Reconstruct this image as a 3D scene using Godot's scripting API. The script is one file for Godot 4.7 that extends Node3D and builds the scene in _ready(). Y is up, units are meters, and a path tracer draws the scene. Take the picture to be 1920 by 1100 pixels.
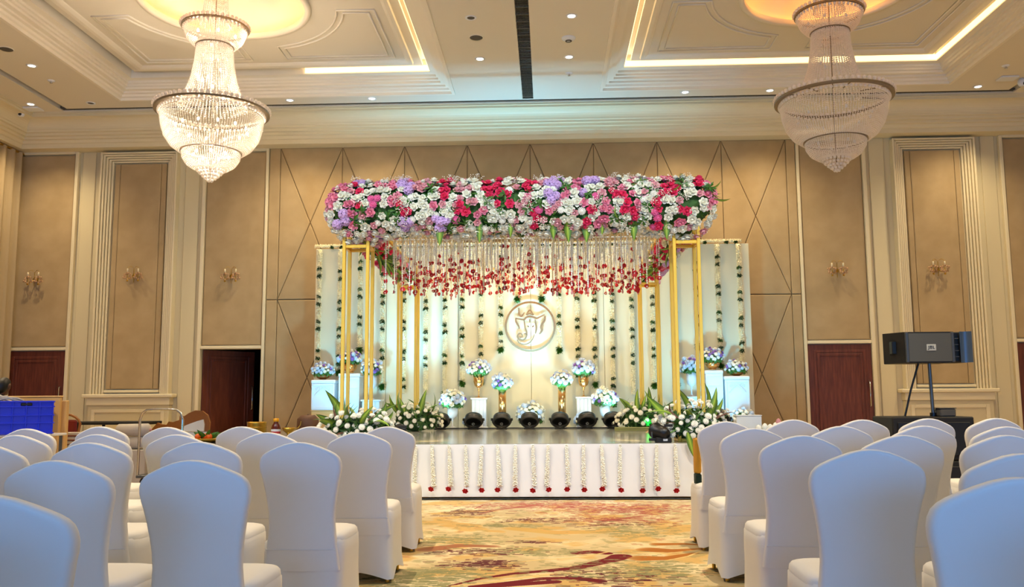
extends Node3D
# A hotel ballroom dressed for a wedding: floral stage canopy, covered chairs, crystal chandeliers.
const FOCAL := 1646.15
const HC := 1.15            # height of the lens above the carpet
const XC := -0.325          # axis of the room
const WZ := -16.6           # face of the back wall
const CY := 6.6             # ceiling
const SH := 0.627           # stage height
const SF := -10.2           # stage front
const SB := -15.95          # stage rear
const BZ := -15.75          # face of the stage backdrop
var cam: Transform3D
var M := {}
var used := {}
var rng := RandomNumberGenerator.new()

func _ready():
	rng.seed = 7
	camera_and_light()
	materials()
	meshes()
	room()
	ceiling_parts()
	stage()
	chandeliers()
	canopy()
	garlands()
	stage_things()
	chairs()
	side_things()

# ------------------------------------------------------------------ camera, sky, exposure
func camera_and_light():
	cam = Transform3D(Basis.from_euler(Vector3(0.118327, 0.040664, -0.0064123)), Vector3(0, HC, 0))
	var c := Camera3D.new(); c.name = "camera"; c.transform = cam
	c.fov = rad_to_deg(2.0 * atan(550.0 / FOCAL)); c.near = 0.05; c.far = 100.0
	add_child(c); c.current = true
	var e := Environment.new()
	e.background_mode = Environment.BG_COLOR
	e.background_color = Color(0.62, 0.74, 0.95)
	e.background_energy_multiplier = 0.6
	e.tonemap_mode = Environment.TONE_MAPPER_LINEAR
	e.tonemap_exposure = 1.3
	e.sdfgi_enabled = true; e.ssao_enabled = true; e.ssil_enabled = true
	var w := WorldEnvironment.new(); w.name = "world"; w.environment = e; add_child(w)
	# cool daylight through the low band of windows in the wall behind the rows
	for i in 3:
		area("window_daylight", Vector3(XC - 6.0 + 6.0 * i, 1.7, 7.45), Vector3(XC - 6.0 + 6.0 * i, 1.65, 0), Vector2(3.0, 1.5), Color(0.30, 0.66, 1.0), 23.0)

func area(called, at, to, size, color, energy):
	var l := AreaLight3D.new(); l.name = called; add_child(l, true)
	l.look_at_from_position(at, to, Vector3.UP if absf((to - at).normalized().y) < 0.98 else Vector3.FORWARD)
	l.area_size = size; l.light_color = color; l.light_energy = energy; l.area_range = 40.0; l.shadow_enabled = true
	return l
func spot(called, at, to, color, energy, half_angle, size = 0.05):
	var l := SpotLight3D.new(); l.name = called; add_child(l, true)
	var d: Vector3 = (to - at).normalized()
	l.look_at_from_position(at, to, Vector3.UP if absf(d.y) < 0.98 else Vector3.FORWARD)
	l.light_color = color; l.light_energy = energy; l.spot_angle = half_angle; l.spot_angle_attenuation = 1.0
	l.light_size = size; l.spot_range = 40.0; l.spot_attenuation = 2.0; l.shadow_enabled = true
	return l
func omni(called, at, color, energy, size = 0.05):
	var l := OmniLight3D.new(); l.name = called; add_child(l, true); l.position = at
	l.light_color = color; l.light_energy = energy; l.light_size = size; l.omni_range = 40.0; l.omni_attenuation = 2.0; l.shadow_enabled = true
	return l

# a pixel of the photograph gives a direction; the distance comes from a plane it lies on
func ray(px, py) -> Vector3:
	return cam.basis * Vector3((px - 960.0) / FOCAL, -(py - 550.0) / FOCAL, -1.0)
func onz(px, py, z) -> Vector3:
	var d := ray(px, py)
	return cam.origin + d * (z / d.z)
func ony(px, py, y) -> Vector3:
	var d := ray(px, py)
	return cam.origin + d * ((y - HC) / d.y)

# ------------------------------------------------------------------ tree helpers
func numbered(called: String) -> String:
	var n: int = used.get(called, 0)
	used[called] = n + 1
	return called if n == 0 else "%s_%03d" % [called, n]
func meta(o, label, category, group = ""):
	o.set_meta("label", label); o.set_meta("category", category)
	if group != "": o.set_meta("group", group)
	return o
func thing(called, at, label, category, group = "", turn = 0.0):
	var o := Node3D.new(); o.name = numbered(called); add_child(o)
	o.position = at; o.rotation.y = turn
	return meta(o, label, category, group)
func struct(called, at = Vector3.ZERO):
	var o := Node3D.new(); o.name = numbered(called); add_child(o); o.position = at
	o.set_meta("kind", "structure")
	return o
func mi(called, mesh, mat, parent, xf = Transform3D.IDENTITY):
	var o := MeshInstance3D.new(); o.mesh = mesh; o.material_override = mat; o.transform = xf
	if parent == null:
		o.name = numbered(called); add_child(o)
	else:
		o.name = called; parent.add_child(o, true)
	return o
func obj(called, st, mat, parent, xf = Transform3D.IDENTITY):
	return mi(called, fin(st), mat, parent, xf)
func stuff(o):
	o.set_meta("kind", "stuff"); return o

# ------------------------------------------------------------------ shape helpers
func S(smooth = true) -> SurfaceTool:
	var st := SurfaceTool.new(); st.begin(Mesh.PRIMITIVE_TRIANGLES)
	st.set_smooth_group(0 if smooth else -1)
	return st
func fin(st) -> ArrayMesh:
	st.generate_normals()
	return st.commit()
func tri(st, a, b, c):      # counter-clockwise seen from outside
	st.add_vertex(a); st.add_vertex(c); st.add_vertex(b)
func q(st, a, b, c, d):
	tri(st, a, b, c); tri(st, a, c, d)
func tri_out(st, a, b, c, from):
	if (b - a).cross(c - a).dot((a + b + c) / 3.0 - from) < 0: tri(st, a, c, b)
	else: tri(st, a, b, c)
func box(st, c, s, bs = Basis.IDENTITY):
	var h = s * 0.5
	var p = []
	for i in 8: p.append(c + bs * Vector3(h.x * (1 if i & 1 else -1), h.y * (1 if i & 2 else -1), h.z * (1 if i & 4 else -1)))
	st.set_smooth_group(-1)
	for f in [[0, 2, 3, 1], [4, 5, 7, 6], [0, 4, 6, 2], [1, 3, 7, 5], [2, 6, 7, 3], [0, 1, 5, 4]]:
		q(st, p[f[0]], p[f[1]], p[f[2]], p[f[3]])
func boxmm(st, a, b): box(st, (a + b) * 0.5, (b - a).abs())
func cbox(st, c, s, ch = 0.01, bs = Basis.IDENTITY):     # chamfered box
	var h = s * 0.5
	var pt = func(sg, ax):
		var v = Vector3(sg.x * h.x, sg.y * h.y, sg.z * h.z)
		for k in 3:
			if k != ax: v[k] -= sg[k] * ch
		return c + bs * v
	st.set_smooth_group(-1)
	var sg = []
	for i in 8: sg.append(Vector3(1 if i & 1 else -1, 1 if i & 2 else -1, 1 if i & 4 else -1))
	for ax in 3:
		for side in [-1, 1]:
			var f = []
			var b1 = (ax + 1) % 3
			var b2 = (ax + 2) % 3
			for w in [[-1, -1], [1, -1], [1, 1], [-1, 1]]:
				var v = Vector3.ZERO; v[ax] = side; v[b1] = w[0]; v[b2] = w[1]
				f.append(pt.call(v, ax))
			tri_out(st, f[0], f[1], f[2], c); tri_out(st, f[0], f[2], f[3], c)
		for s1 in [-1, 1]:
			for s2 in [-1, 1]:
				var b1 = (ax + 1) % 3
				var b2 = (ax + 2) % 3
				var v0 = Vector3.ZERO; v0[ax] = -1; v0[b1] = s1; v0[b2] = s2
				var v1 = v0; v1[ax] = 1
				var e0 = pt.call(v0, b1); var e1 = pt.call(v1, b1); var e2 = pt.call(v1, b2); var e3 = pt.call(v0, b2)
				tri_out(st, e0, e1, e2, c); tri_out(st, e0, e2, e3, c)
	for v in sg: tri_out(st, pt.call(v, 0), pt.call(v, 1), pt.call(v, 2), c)
func cb(called, a, b, mat, parent, ch = 0.008):      # chamfered box between two corners
	var st = S(false); cbox(st, (a + b) * 0.5, (b - a).abs(), ch)
	return obj(called, st, mat, parent)
func lathe(st, prof, seg = 20, at = Vector3.ZERO, bs = Basis.IDENTITY, smooth = true):
	st.set_smooth_group(0 if smooth else -1)
	for i in seg:
		var t0 = TAU * i / seg; var t1 = TAU * (i + 1) / seg
		var d0 = Vector3(cos(t0), 0, sin(t0)); var d1 = Vector3(cos(t1), 0, sin(t1))
		for j in prof.size() - 1:
			var a = prof[j]; var b = prof[j + 1]
			var A = at + bs * (d0 * a.x + Vector3(0, a.y, 0)); var B = at + bs * (d0 * b.x + Vector3(0, b.y, 0))
			var C = at + bs * (d1 * b.x + Vector3(0, b.y, 0)); var D = at + bs * (d1 * a.x + Vector3(0, a.y, 0))
			if a.x < 1e-5: tri(st, A, B, C)
			elif b.x < 1e-5: tri(st, A, B, D)
			else: q(st, A, B, C, D)
func tube(st, pts, r, sides = 6, closed = false):
	st.set_smooth_group(0)
	var n = pts.size()
	var rings = []
	var up = Vector3.UP
	for i in n:
		var d: Vector3
		if closed: d = pts[(i + 1) % n] - pts[(i - 1 + n) % n]
		else: d = pts[mini(i + 1, n - 1)] - pts[maxi(i - 1, 0)]
		d = d.normalized()
		if i == 0: up = Vector3.UP if absf(d.y) < 0.9 else Vector3.RIGHT
		var x = up.cross(d).normalized(); up = d.cross(x).normalized()
		var rr = r[i] if r is Array else r
		var ring = []
		for k in sides:
			var t = TAU * k / sides
			ring.append(pts[i] + (x * cos(t) + up * sin(t)) * rr)
		rings.append(ring)
	for i in (n if closed else n - 1):
		var A = rings[i]; var B = rings[(i + 1) % n]
		for k in sides:
			var k2 = (k + 1) % sides
			q(st, A[k], A[k2], B[k2], B[k])
	if not closed:
		st.set_smooth_group(-1)
		for k in range(1, sides - 1):
			tri(st, rings[0][0], rings[0][k + 1], rings[0][k]); tri(st, rings[n - 1][0], rings[n - 1][k], rings[n - 1][k + 1])
func prism(st, poly, depth, xf = Transform3D.IDENTITY):      # counter-clockwise outline in xy, from z=0 to z=depth
	st.set_smooth_group(-1)
	var pv = PackedVector2Array(poly)
	var ix = Geometry2D.triangulate_polygon(pv)
	for k in range(0, ix.size(), 3):
		var a = pv[ix[k]]; var b = pv[ix[k + 1]]; var c = pv[ix[k + 2]]
		if (b - a).cross(c - a) < 0:
			var tmp = b; b = c; c = tmp
		tri(st, xf * Vector3(a.x, a.y, depth), xf * Vector3(b.x, b.y, depth), xf * Vector3(c.x, c.y, depth))
		tri(st, xf * Vector3(a.x, a.y, 0), xf * Vector3(c.x, c.y, 0), xf * Vector3(b.x, b.y, 0))
	for i in pv.size():
		var a = pv[i]; var b = pv[(i + 1) % pv.size()]
		q(st, xf * Vector3(a.x, a.y, 0), xf * Vector3(b.x, b.y, 0), xf * Vector3(b.x, b.y, depth), xf * Vector3(a.x, a.y, depth))
func sphere(st, c, r, seg = 8, rows = 5, sc = Vector3.ONE):
	var prof = []
	for j in rows + 1:
		var a = -PI / 2 + PI * j / rows
		prof.append(Vector2(maxf(cos(a), 0.0) * r if j > 0 and j < rows else 0.0, sin(a) * r))
	lathe(st, prof, seg, c, Basis.from_scale(sc))
func ybasis(n: Vector3, roll = 0.0) -> Basis:
	n = n.normalized()
	var x = n.cross(Vector3.FORWARD if absf(n.z) < 0.9 else Vector3.RIGHT).normalized()
	return Basis(x, n, x.cross(n)) * Basis(Vector3.UP, roll)
func octa(st, c, r, h):      # a cut bead
	var p = [c + Vector3(r, 0, 0), c + Vector3(0, 0, r), c + Vector3(-r, 0, 0), c + Vector3(0, 0, -r)]
	var t = c + Vector3(0, h, 0); var b = c - Vector3(0, h, 0)
	for k in 4:
		tri(st, p[k], t, p[(k + 1) % 4]); tri(st, p[(k + 1) % 4], b, p[k])
func r01() -> float: return rng.randf()
func rr(a, b) -> float: return rng.randf_range(a, b)

# ------------------------------------------------------------------ materials
func mat(key, col, rough = 0.7, metal = 0.0, spec = 0.5):
	var m := StandardMaterial3D.new(); m.albedo_color = col; m.roughness = rough; m.metallic = metal; m.metallic_specular = spec
	M[key] = m
	return m
func noise_img(seed_, freq, w, h, octaves = 4) -> Image:
	var n := FastNoiseLite.new(); n.seed = seed_; n.frequency = freq; n.fractal_octaves = octaves
	var im = n.get_seamless_image(w, h); im.convert(Image.FORMAT_L8)
	return im
func ramp_tex(im: Image, a: Color, b: Color) -> ImageTexture:
	var w = im.get_width(); var h = im.get_height()
	var o := Image.create(w, h, true, Image.FORMAT_RGB8)
	for y in h:
		for x in w: o.set_pixel(x, y, a.lerp(b, im.get_pixel(x, y).r))
	o.generate_mipmaps()
	return ImageTexture.create_from_image(o)
func world_tex(m, tex, scale):
	m.albedo_texture = tex; m.uv1_triplanar = true; m.uv1_world_triplanar = true; m.uv1_scale = Vector3.ONE * scale
func bump(m, im: Image, strength, scale):
	var b: Image = im.duplicate(); b.convert(Image.FORMAT_RGBA8); b.bump_map_to_normal_map(strength)
	m.normal_enabled = true; m.normal_texture = ImageTexture.create_from_image(b)
	m.uv1_triplanar = true; m.uv1_world_triplanar = true; m.uv1_scale = Vector3.ONE * scale
func materials():
	var fine = noise_img(3, 0.09, 256, 256, 3)
	var soft = noise_img(5, 0.012, 256, 256, 5)
	var fab = mat("fabric", Color(1, 1, 1), 0.9)
	world_tex(fab, ramp_tex(soft, Color(0.65, 0.56, 0.41), Color(0.70, 0.61, 0.46)), 0.6); fab.metallic_specular = 0.3
	mat("cream", Color(0.82, 0.77, 0.62), 0.55)
	mat("cream_light", Color(0.87, 0.82, 0.68), 0.5)
	mat("plaster", Color(0.87, 0.84, 0.77), 0.8)
	mat("plaster_trim", Color(0.91, 0.88, 0.81), 0.6)
	mat("dome", Color(0.90, 0.88, 0.83), 0.8)
	mat("duct_metal", Color(0.55, 0.55, 0.53), 0.6, 0.3)
	mat("grille", Color(0.42, 0.40, 0.35), 0.5, 0.3)
	mat("concrete", Color(0.50, 0.49, 0.47), 0.9)
	mat("backing_board", Color(0.48, 0.39, 0.28), 0.9)
	mat("corridor", Color(0.50, 0.50, 0.50), 0.9)
	var wood = mat("wood", Color(1, 1, 1), 0.5)
	var wi = noise_img(11, 0.02, 256, 256, 4)
	world_tex(wood, ramp_tex(wi, Color(0.30, 0.125, 0.08), Color(0.44, 0.21, 0.14)), 0.9); wood.uv1_scale = Vector3(3.0, 0.35, 3.0)
	mat("ply", Color(0.84, 0.68, 0.43), 0.6); mat("rim_grey", Color(0.15, 0.15, 0.15), 0.45)
	mat("gold_wood", Color(0.55, 0.33, 0.10), 0.4)
	mat("skirt", Color(0.87, 0.87, 0.87), 0.85)
	var cov = mat("cover", Color(0.87, 0.87, 0.88), 0.75); cov.metallic_specular = 0.35
	var sf = mat("stage_floor", Color(1, 1, 1), 0.13, 0.0, 0.7)
	var si = noise_img(21, 0.02, 256, 256, 5)
	world_tex(sf, ramp_tex(si, Color(0.46, 0.45, 0.43), Color(0.62, 0.61, 0.58)), 0.5); sf.uv1_scale = Vector3(0.35, 1.0, 2.2)
	mat("backdrop", Color(0.88, 0.86, 0.74), 0.55)
	var gp = mat("gold_paint", Color(0.95, 0.76, 0.24), 0.35, 0.35)
	gp.metallic_specular = 0.6
	mat("gold", Color(0.93, 0.74, 0.48), 0.22, 1.0)
	mat("chrome", Color(0.80, 0.80, 0.80), 0.15, 1.0)
	mat("brass", Color(0.75, 0.60, 0.25), 0.3, 1.0)
	mat("ring_metal", Color(0.55, 0.50, 0.42), 0.35, 0.8)
	var cr = mat("crystal", Color(0.97, 0.95, 0.92), 0.06, 0.0, 1.0); cr.backlight_enabled = true; cr.backlight = Color(0.9, 0.88, 0.85)
	mat("white_gloss", Color(0.88, 0.89, 0.90), 0.35)
	mat("black", Color(0.02, 0.02, 0.022), 0.4)
	mat("black_soft", Color(0.035, 0.035, 0.037), 0.65)
	mat("steel_grey", Color(0.35, 0.36, 0.37), 0.35, 0.6)
	mat("box_grey", Color(0.33, 0.31, 0.28), 0.7)
	mat("blue_crate", Color(0.07, 0.17, 0.85), 0.4)
	mat("red_vinyl", Color(0.45, 0.04, 0.03), 0.45)
	mat("cushion", Color(0.75, 0.72, 0.68), 0.85)
	mat("curtain", Color(0.66, 0.58, 0.44), 0.9)
	mat("white_paint", Color(0.86, 0.86, 0.85), 0.6)
	var lw = mat("rose_white", Color(0.95, 0.94, 0.86), 0.8)
	mat("mum_white", Color(0.93, 0.92, 0.86), 0.8)
	mat("rose_pink", Color(0.92, 0.56, 0.64), 0.8)
	mat("rose_blush", Color(0.90, 0.66, 0.67), 0.8)
	mat("rose_hot", Color(0.90, 0.20, 0.38), 0.75)
	mat("rose_magenta", Color(0.88, 0.38, 0.58), 0.8)
	mat("lilac", Color(0.82, 0.68, 0.87), 0.85)
	mat("violet", Color(0.55, 0.42, 0.72), 0.85)
	mat("pale_blue", Color(0.78, 0.84, 0.92), 0.85)
	mat("petal_red", Color(0.78, 0.12, 0.14), 0.7)
	mat("bud_pink", Color(0.80, 0.55, 0.55), 0.8)
	mat("tuberose", Color(0.95, 0.92, 0.78), 0.85)
	mat("tuberose_white", Color(0.96, 0.95, 0.89), 0.8)
	mat("green_dark", Color(0.14, 0.30, 0.05), 0.6)
	mat("green", Color(0.20, 0.40, 0.07), 0.55)
	mat("green_mid", Color(0.25, 0.42, 0.14), 0.55); mat("floral_foam", Color(0.26, 0.40, 0.18), 0.9)
	mat("stem_brown", Color(0.36, 0.22, 0.15), 0.7)
	var vl = mat("leaf_striped", Color(1, 1, 1), 0.5); vl.vertex_color_use_as_albedo = true
	mat("skin", Color(0.36, 0.22, 0.15), 0.6); mat("hair", Color(0.012, 0.010, 0.010), 0.5)
	mat("shirt", Color(0.10, 0.10, 0.12), 0.8)
	mat("yellow_cloth", Color(0.80, 0.58, 0.16), 0.85); mat("green_cloth", Color(0.01, 0.16, 0.12), 0.85)
	mat("orange", Color(0.85, 0.36, 0.03), 0.5); mat("label_red", Color(0.70, 0.16, 0.16), 0.5); mat("honey", Color(0.35, 0.10, 0.04), 0.2)
	mat("print_red", Color(0.45, 0.09, 0.09), 0.8); mat("yellow", Color(0.9, 0.62, 0.05), 0.4)
	mat("white_text", Color(0.85, 0.85, 0.85), 0.5)
	mat("bamboo", Color(0.46, 0.46, 0.25), 0.6)
	mat("cable", Color(0.03, 0.05, 0.12), 0.5)
	mat("speaker_mesh", Color(0.30, 0.30, 0.28), 0.6); mat("amber_glass", Color(0.72, 0.58, 0.44), 0.15); mat("badge_grey", Color(0.72, 0.72, 0.68), 0.4); mat("horn_blue", Color(0.30, 0.37, 0.45), 0.35, 0.3)
	mat("leather", Color(0.34, 0.20, 0.10), 0.6)
	glow("glow_lamp", Color(1.0, 0.95, 0.86), 9.0)
	glow("glow_bulb", Color(1.0, 0.94, 0.84), 10.0)
	glow("glow_led", Color(1.0, 0.88, 0.64), 1.5)
	glow("glow_cove", Color(1.0, 0.64, 0.22), 4.0)
	glow("glow_par", Color(0.70, 0.92, 1.0), 6.0)
	var gl = mat("window_glass", Color(0.9, 0.95, 1.0, 0.12), 0.02); gl.transparency = BaseMaterial3D.TRANSPARENCY_ALPHA
	M.carpet = carpet_material()
func glow(key, col, e):
	var m = mat(key, col, 0.5); m.emission_enabled = true; m.emission = col; m.emission_energy_multiplier = e

# the carpet's woven print: ochre ground with brushed green, gold and maroon sprays
func carpet_material():
	var W = 900; var H = 1080
	var x0 = -2.25; var z0 = -10.6; var dpm = 200.0
	var n1 = noise_img(31, 0.006, W, H, 4); var n2 = noise_img(32, 0.02, W, H, 5); var n3 = noise_img(33, 0.11, W, H, 2); var n4 = noise_img(34, 0.008, W, H, 3)
	var b1 = n1.get_data(); var b2 = n2.get_data(); var b3 = n3.get_data(); var b4 = n4.get_data()
	var out = PackedByteArray(); out.resize(W * H * 3)
	var base = Color(0.77, 0.70, 0.55); var pale = Color(0.86, 0.80, 0.66); var gold = Color(0.79, 0.65, 0.41); var olive = Color(0.53, 0.53, 0.39); var rust = Color(0.62, 0.42, 0.32)
	for y in H:
		for x in W:
			var i = y * W + x
			# streaks run across the room: sample the fine noise stretched along x
			var s = b3[(y * 3 % H) * W + (x / 2)] / 255.0
			var a = b1[i] / 255.0; var b = b2[i] / 255.0; var c4 = b4[i] / 255.0
			var col = base.lerp(pale, clampf((a - 0.42) * 4.0 + (s - 0.5) * 0.5, 0, 1))
			col = col.lerp(gold, clampf((c4 - 0.56) * 6.0 + (s - 0.5) * 0.8, 0, 0.85))
			if b > 0.70 - (s - 0.5) * 0.3: col = col.lerp(olive, 0.45)
			if b < 0.25 + (s - 0.5) * 0.2 and a > 0.5: col = col.lerp(rust, 0.4)
			out[i * 3] = int(col.r * 255); out[i * 3 + 1] = int(col.g * 255); out[i * 3 + 2] = int(col.b * 255)
	var im := Image.create_from_data(W, H, false, Image.FORMAT_RGB8, out)
	var maroon = Color(0.43, 0.14, 0.17); var rose = Color(0.62, 0.34, 0.31); var plum = Color(0.35, 0.17, 0.20); var cream = Color(0.86, 0.75, 0.52); var amber = Color(0.66, 0.42, 0.20)
	var brush = func(pts, w0, w1, col, al):
		for k in pts.size() - 1:
			var A = ony(pts[k][0], pts[k][1], 0.0); var B = ony(pts[k + 1][0], pts[k + 1][1], 0.0)
			var steps = int(A.distance_to(B) * dpm / 1.5) + 1
			for t in steps:
				var f = float(t) / steps
				var p = A.lerp(B, f)
				var g = (k + f) / (pts.size() - 1)
				var w = lerpf(w0, w1, g) * dpm
				var cx = (p.x - x0) * dpm; var cz = (p.z - z0) * dpm
				for yy in range(int(cz - w), int(cz + w) + 1):
					for xx in range(int(cx - w), int(cx + w) + 1):
						if xx >= 0 and yy >= 0 and xx < W and yy < H and Vector2(xx - cx, yy - cz).length() < w:
							im.set_pixel(xx, yy, im.get_pixel(xx, yy).lerp(col, al))
	var dabs = func(px, py, rx, rz, col, n):
		var c = ony(px, py, 0.0)
		for k in n:
			var u = rng.randfn(0, 0.5); var v = rng.randfn(0, 0.5)
			var X = int((c.x + u * rx - x0) * dpm); var Z = int((c.z + v * rz - z0) * dpm)
			var l = rng.randi_range(2, 9); var t = rng.randi_range(1, 3)
			for yy in range(Z - t, Z + t):
				for xx in range(X - l, X + l):
					if xx >= 0 and yy >= 0 and xx < W and yy < H: im.set_pixel(xx, yy, im.get_pixel(xx, yy).lerp(col, 0.75))
	brush.call([[838, 1099], [900, 1084], [960, 1075], [1030, 1069], [1080, 1064]], 0.012, 0.05, maroon, 1.0)
	brush.call([[1070, 1066], [1115, 1056], [1150, 1048], [1164, 1042]], 0.05, 0.085, maroon, 1.0)
	brush.call([[885, 1099], [960, 1091], [1020, 1084], [1080, 1083], [1125, 1089]], 0.03, 0.05, maroon, 1.0)
	brush.call([[905, 1099], [980, 1094], [1040, 1090]], 0.05, 0.05, maroon, 1.0)
	brush.call([[850, 1098], [930, 1090], [1010, 1078], [1090, 1073]], 0.02, 0.02, cream, 1.0)
	brush.call([[1083, 1036], [1110, 1034], [1138, 1037]], 0.06, 0.05, maroon, 1.0)
	brush.call([[900, 1060], [1000, 1050], [1090, 1044], [1140, 1034]], 0.012, 0.012, cream, 1.0)
	brush.call([[895, 965], [925, 956], [975, 950], [1010, 946]], 0.03, 0.08, rose, 0.06)
	for e in [[960, 948, 0.7, 0.35, 260], [1040, 945, 0.7, 0.35, 320], [1110, 952, 0.7, 0.5, 420], [1180, 958, 0.7, 0.6, 420], [1230, 950, 0.5, 0.4, 200], [1150, 975, 0.6, 0.25, 220]]: dabs.call(e[0], e[1], e[2], e[3], rose, e[4])
	for e in [[1020, 950], [1100, 946], [1160, 950], [1060, 957], [1120, 965]]: brush.call([[e[0] - 22, e[1] + 3], [e[0], e[1] + 1], [e[0] + 24, e[1] - 2]], 0.008, 0.008, cream, 0.9)
	brush.call([[1130, 976], [1180, 970], [1225, 964]], 0.06, 0.02, rose, 0.10)
	brush.call([[890, 953], [905, 947], [935, 943], [985, 941]], 0.012, 0.012, rose, 0.9)
	brush.call([[1215, 1030], [1260, 1032], [1320, 1028]], 0.10, 0.03, amber, 0.22)
	brush.call([[1200, 1046], [1250, 1046], [1305, 1036]], 0.10, 0.03, amber, 0.22)
	brush.call([[1230, 1020], [1280, 1019], [1330, 1022]], 0.06, 0.02, amber, 0.3)
	brush.call([[1170, 1052], [1230, 1054], [1290, 1042], [1330, 1026]], 0.010, 0.010, cream, 1.0)
	brush.call([[1185, 1034], [1240, 1038], [1310, 1030]], 0.010, 0.010, cream, 1.0)
	brush.call([[800, 1030], [860, 1022], [930, 1024]], 0.10, 0.05, rust, 0.18)
	brush.call([[960, 990], [1040, 998], [1130, 996]], 0.10, 0.10, gold, 0.18)
	dabs.call(878, 961, 0.35, 0.35, plum, 160); dabs.call(1000, 974, 0.35, 0.2, plum, 110); dabs.call(910, 1057, 0.25, 0.2, plum, 150)
	dabs.call(1150, 1082, 0.4, 0.3, plum, 200); dabs.call(890, 1034, 0.4, 0.15, plum, 120); dabs.call(1000, 1016, 0.15, 0.1, plum, 40); dabs.call(1150, 983, 0.5, 0.2, plum, 100)
	dabs.call(855, 1010, 0.45, 0.35, olive, 240); dabs.call(1000, 1034, 0.5, 0.2, olive, 160); dabs.call(1210, 1068, 0.6, 0.45, olive, 420); dabs.call(790, 1086, 0.4, 0.35, olive, 300); dabs.call(1190, 995, 0.4, 0.4, olive, 240); dabs.call(830, 1072, 0.4, 0.2, olive, 150); dabs.call(940, 985, 0.5, 0.15, olive, 120)
	im.generate_mipmaps()
	var m := StandardMaterial3D.new(); m.albedo_texture = ImageTexture.create_from_image(im); m.roughness = 0.95
	m.metallic_specular = 0.2
	return m

# ------------------------------------------------------------------ shared small meshes
var G := {}
func petal(st, ang, r0, h0, tilt, L, W, curl):
	var rows = 3
	var prev = []
	var ca = cos(ang); var sa = sin(ang)
	for j in rows:
		var v = float(j) / (rows - 1)
		var rad = r0 + L * sin(tilt) * v + curl * v * v * v
		var hh = h0 + L * cos(tilt) * v - curl * 0.6 * v * v * v
		var w = W * sin(PI * (0.18 + 0.62 * v))
		var cur = []
		for u in [-1.0, 0.0, 1.0]:
			var rin = rad - absf(u) * W * 0.28
			cur.append(Vector3(ca * rin - sa * u * w, hh + absf(u) * 0.02 * v, sa * rin + ca * u * w))
		if j > 0:
			for k in 2: q(st, prev[k], cur[k], cur[k + 1], prev[k + 1])
		prev = cur
func rose_mesh():
	var st = S()
	for k in 3: petal(st, TAU * k / 3, 0.06, 0.0, 0.1, 0.44, 0.17, -0.04)
	for k in 5: petal(st, TAU * k / 5 + 0.4, 0.13, -0.05, 0.42, 0.46, 0.24, 0.03)
	for k in 6: petal(st, TAU * k / 6 + 0.1, 0.15, -0.10, 0.95, 0.46, 0.27, 0.07)
	lathe(st, [Vector2(0.0, -0.2), Vector2(0.22, -0.08), Vector2(0.20, 0.18), Vector2(0.10, 0.36), Vector2(0, 0.38)], 7)
	return fin(st)
func mum_mesh():
	var st = S()
	for ly in [[6, 0.25, 0.44, 0.10], [10, 0.75, 0.46, 0.09], [13, 1.2, 0.50, 0.085], [13, 1.6, 0.50, 0.085]]:
		for k in ly[0]:
			var a = TAU * k / ly[0] + ly[1] * 2.0
			var d = Vector3(cos(a), 0, sin(a)); var t = Vector3(-sin(a), 0, cos(a))
			var e = d * sin(ly[1]) * ly[2] + Vector3(0, cos(ly[1]) * ly[2] * 0.8, 0)
			var m2 = e * 0.6 + Vector3(0, 0.03, 0)
			tri(st, d * 0.02, m2 - t * ly[3], m2 + t * ly[3]); tri(st, m2 - t * ly[3], e, m2 + t * ly[3])
	lathe(st, [Vector2(0, -0.1), Vector2(0.25, -0.02), Vector2(0.26, 0.12), Vector2(0.14, 0.26), Vector2(0, 0.3)], 7)
	return fin(st)
func hydrangea_mesh():
	var st = S(false)
	var n = 34
	for i in n:
		var y = 1.0 - 1.55 * (i + 0.5) / n
		var r = sqrt(maxf(0, 1 - y * y)); var a = i * 2.39996
		var d = Vector3(r * cos(a), y, r * sin(a))
		var b = ybasis(d, i)
		var c = d * 0.46
		for k in 4:
			var e0 = b * Vector3(cos(TAU * k / 4), 0.1, sin(TAU * k / 4)) * 0.165
			var e1 = b * Vector3(cos(TAU * (k + 0.4) / 4), 0.35, sin(TAU * (k + 0.4) / 4)) * 0.15
			var e2 = b * Vector3(cos(TAU * (k - 0.4) / 4), 0.35, sin(TAU * (k - 0.4) / 4)) * 0.15
			tri(st, c, c + e1, c + e0); tri(st, c, c + e0, c + e2)
	sphere(st, Vector3.ZERO, 0.33, 7, 5)
	return fin(st)
func leaf_mesh(width, bend, fold, striped):
	var st = S()
	var rows = 8
	var prev = []
	for j in rows + 1:
		var v = float(j) / rows
		var w = width * pow(sin(PI * clampf(0.06 + 0.94 * v, 0, 1)), 0.75) * (1.0 - 0.35 * v)
		if j == rows: w = 0.002
		var th = bend * v * v
		var c = Vector3(0, v * cos(th * 0.6), v * sin(th) * 0.8)
		var cur = []
		for u in [-1.0, -0.3, 0.0, 0.3, 1.0]:
			cur.append([c + Vector3(u * w, 0, absf(u) * fold * w), absf(u)])
		if j > 0:
			for k in 4:
				var f = [[prev[k], cur[k], cur[k + 1]], [prev[k], cur[k + 1], prev[k + 1]]]
				for tr in f:
					for ix in [0, 2, 1]:
						if striped: st.set_color(Color(0.025, 0.10, 0.012).lerp(Color(0.36, 0.52, 0.05), clampf(1.0 - tr[ix][1] * 1.6, 0, 1)))
						st.add_vertex(tr[ix][0])
		prev = cur
	return fin(st)
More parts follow.
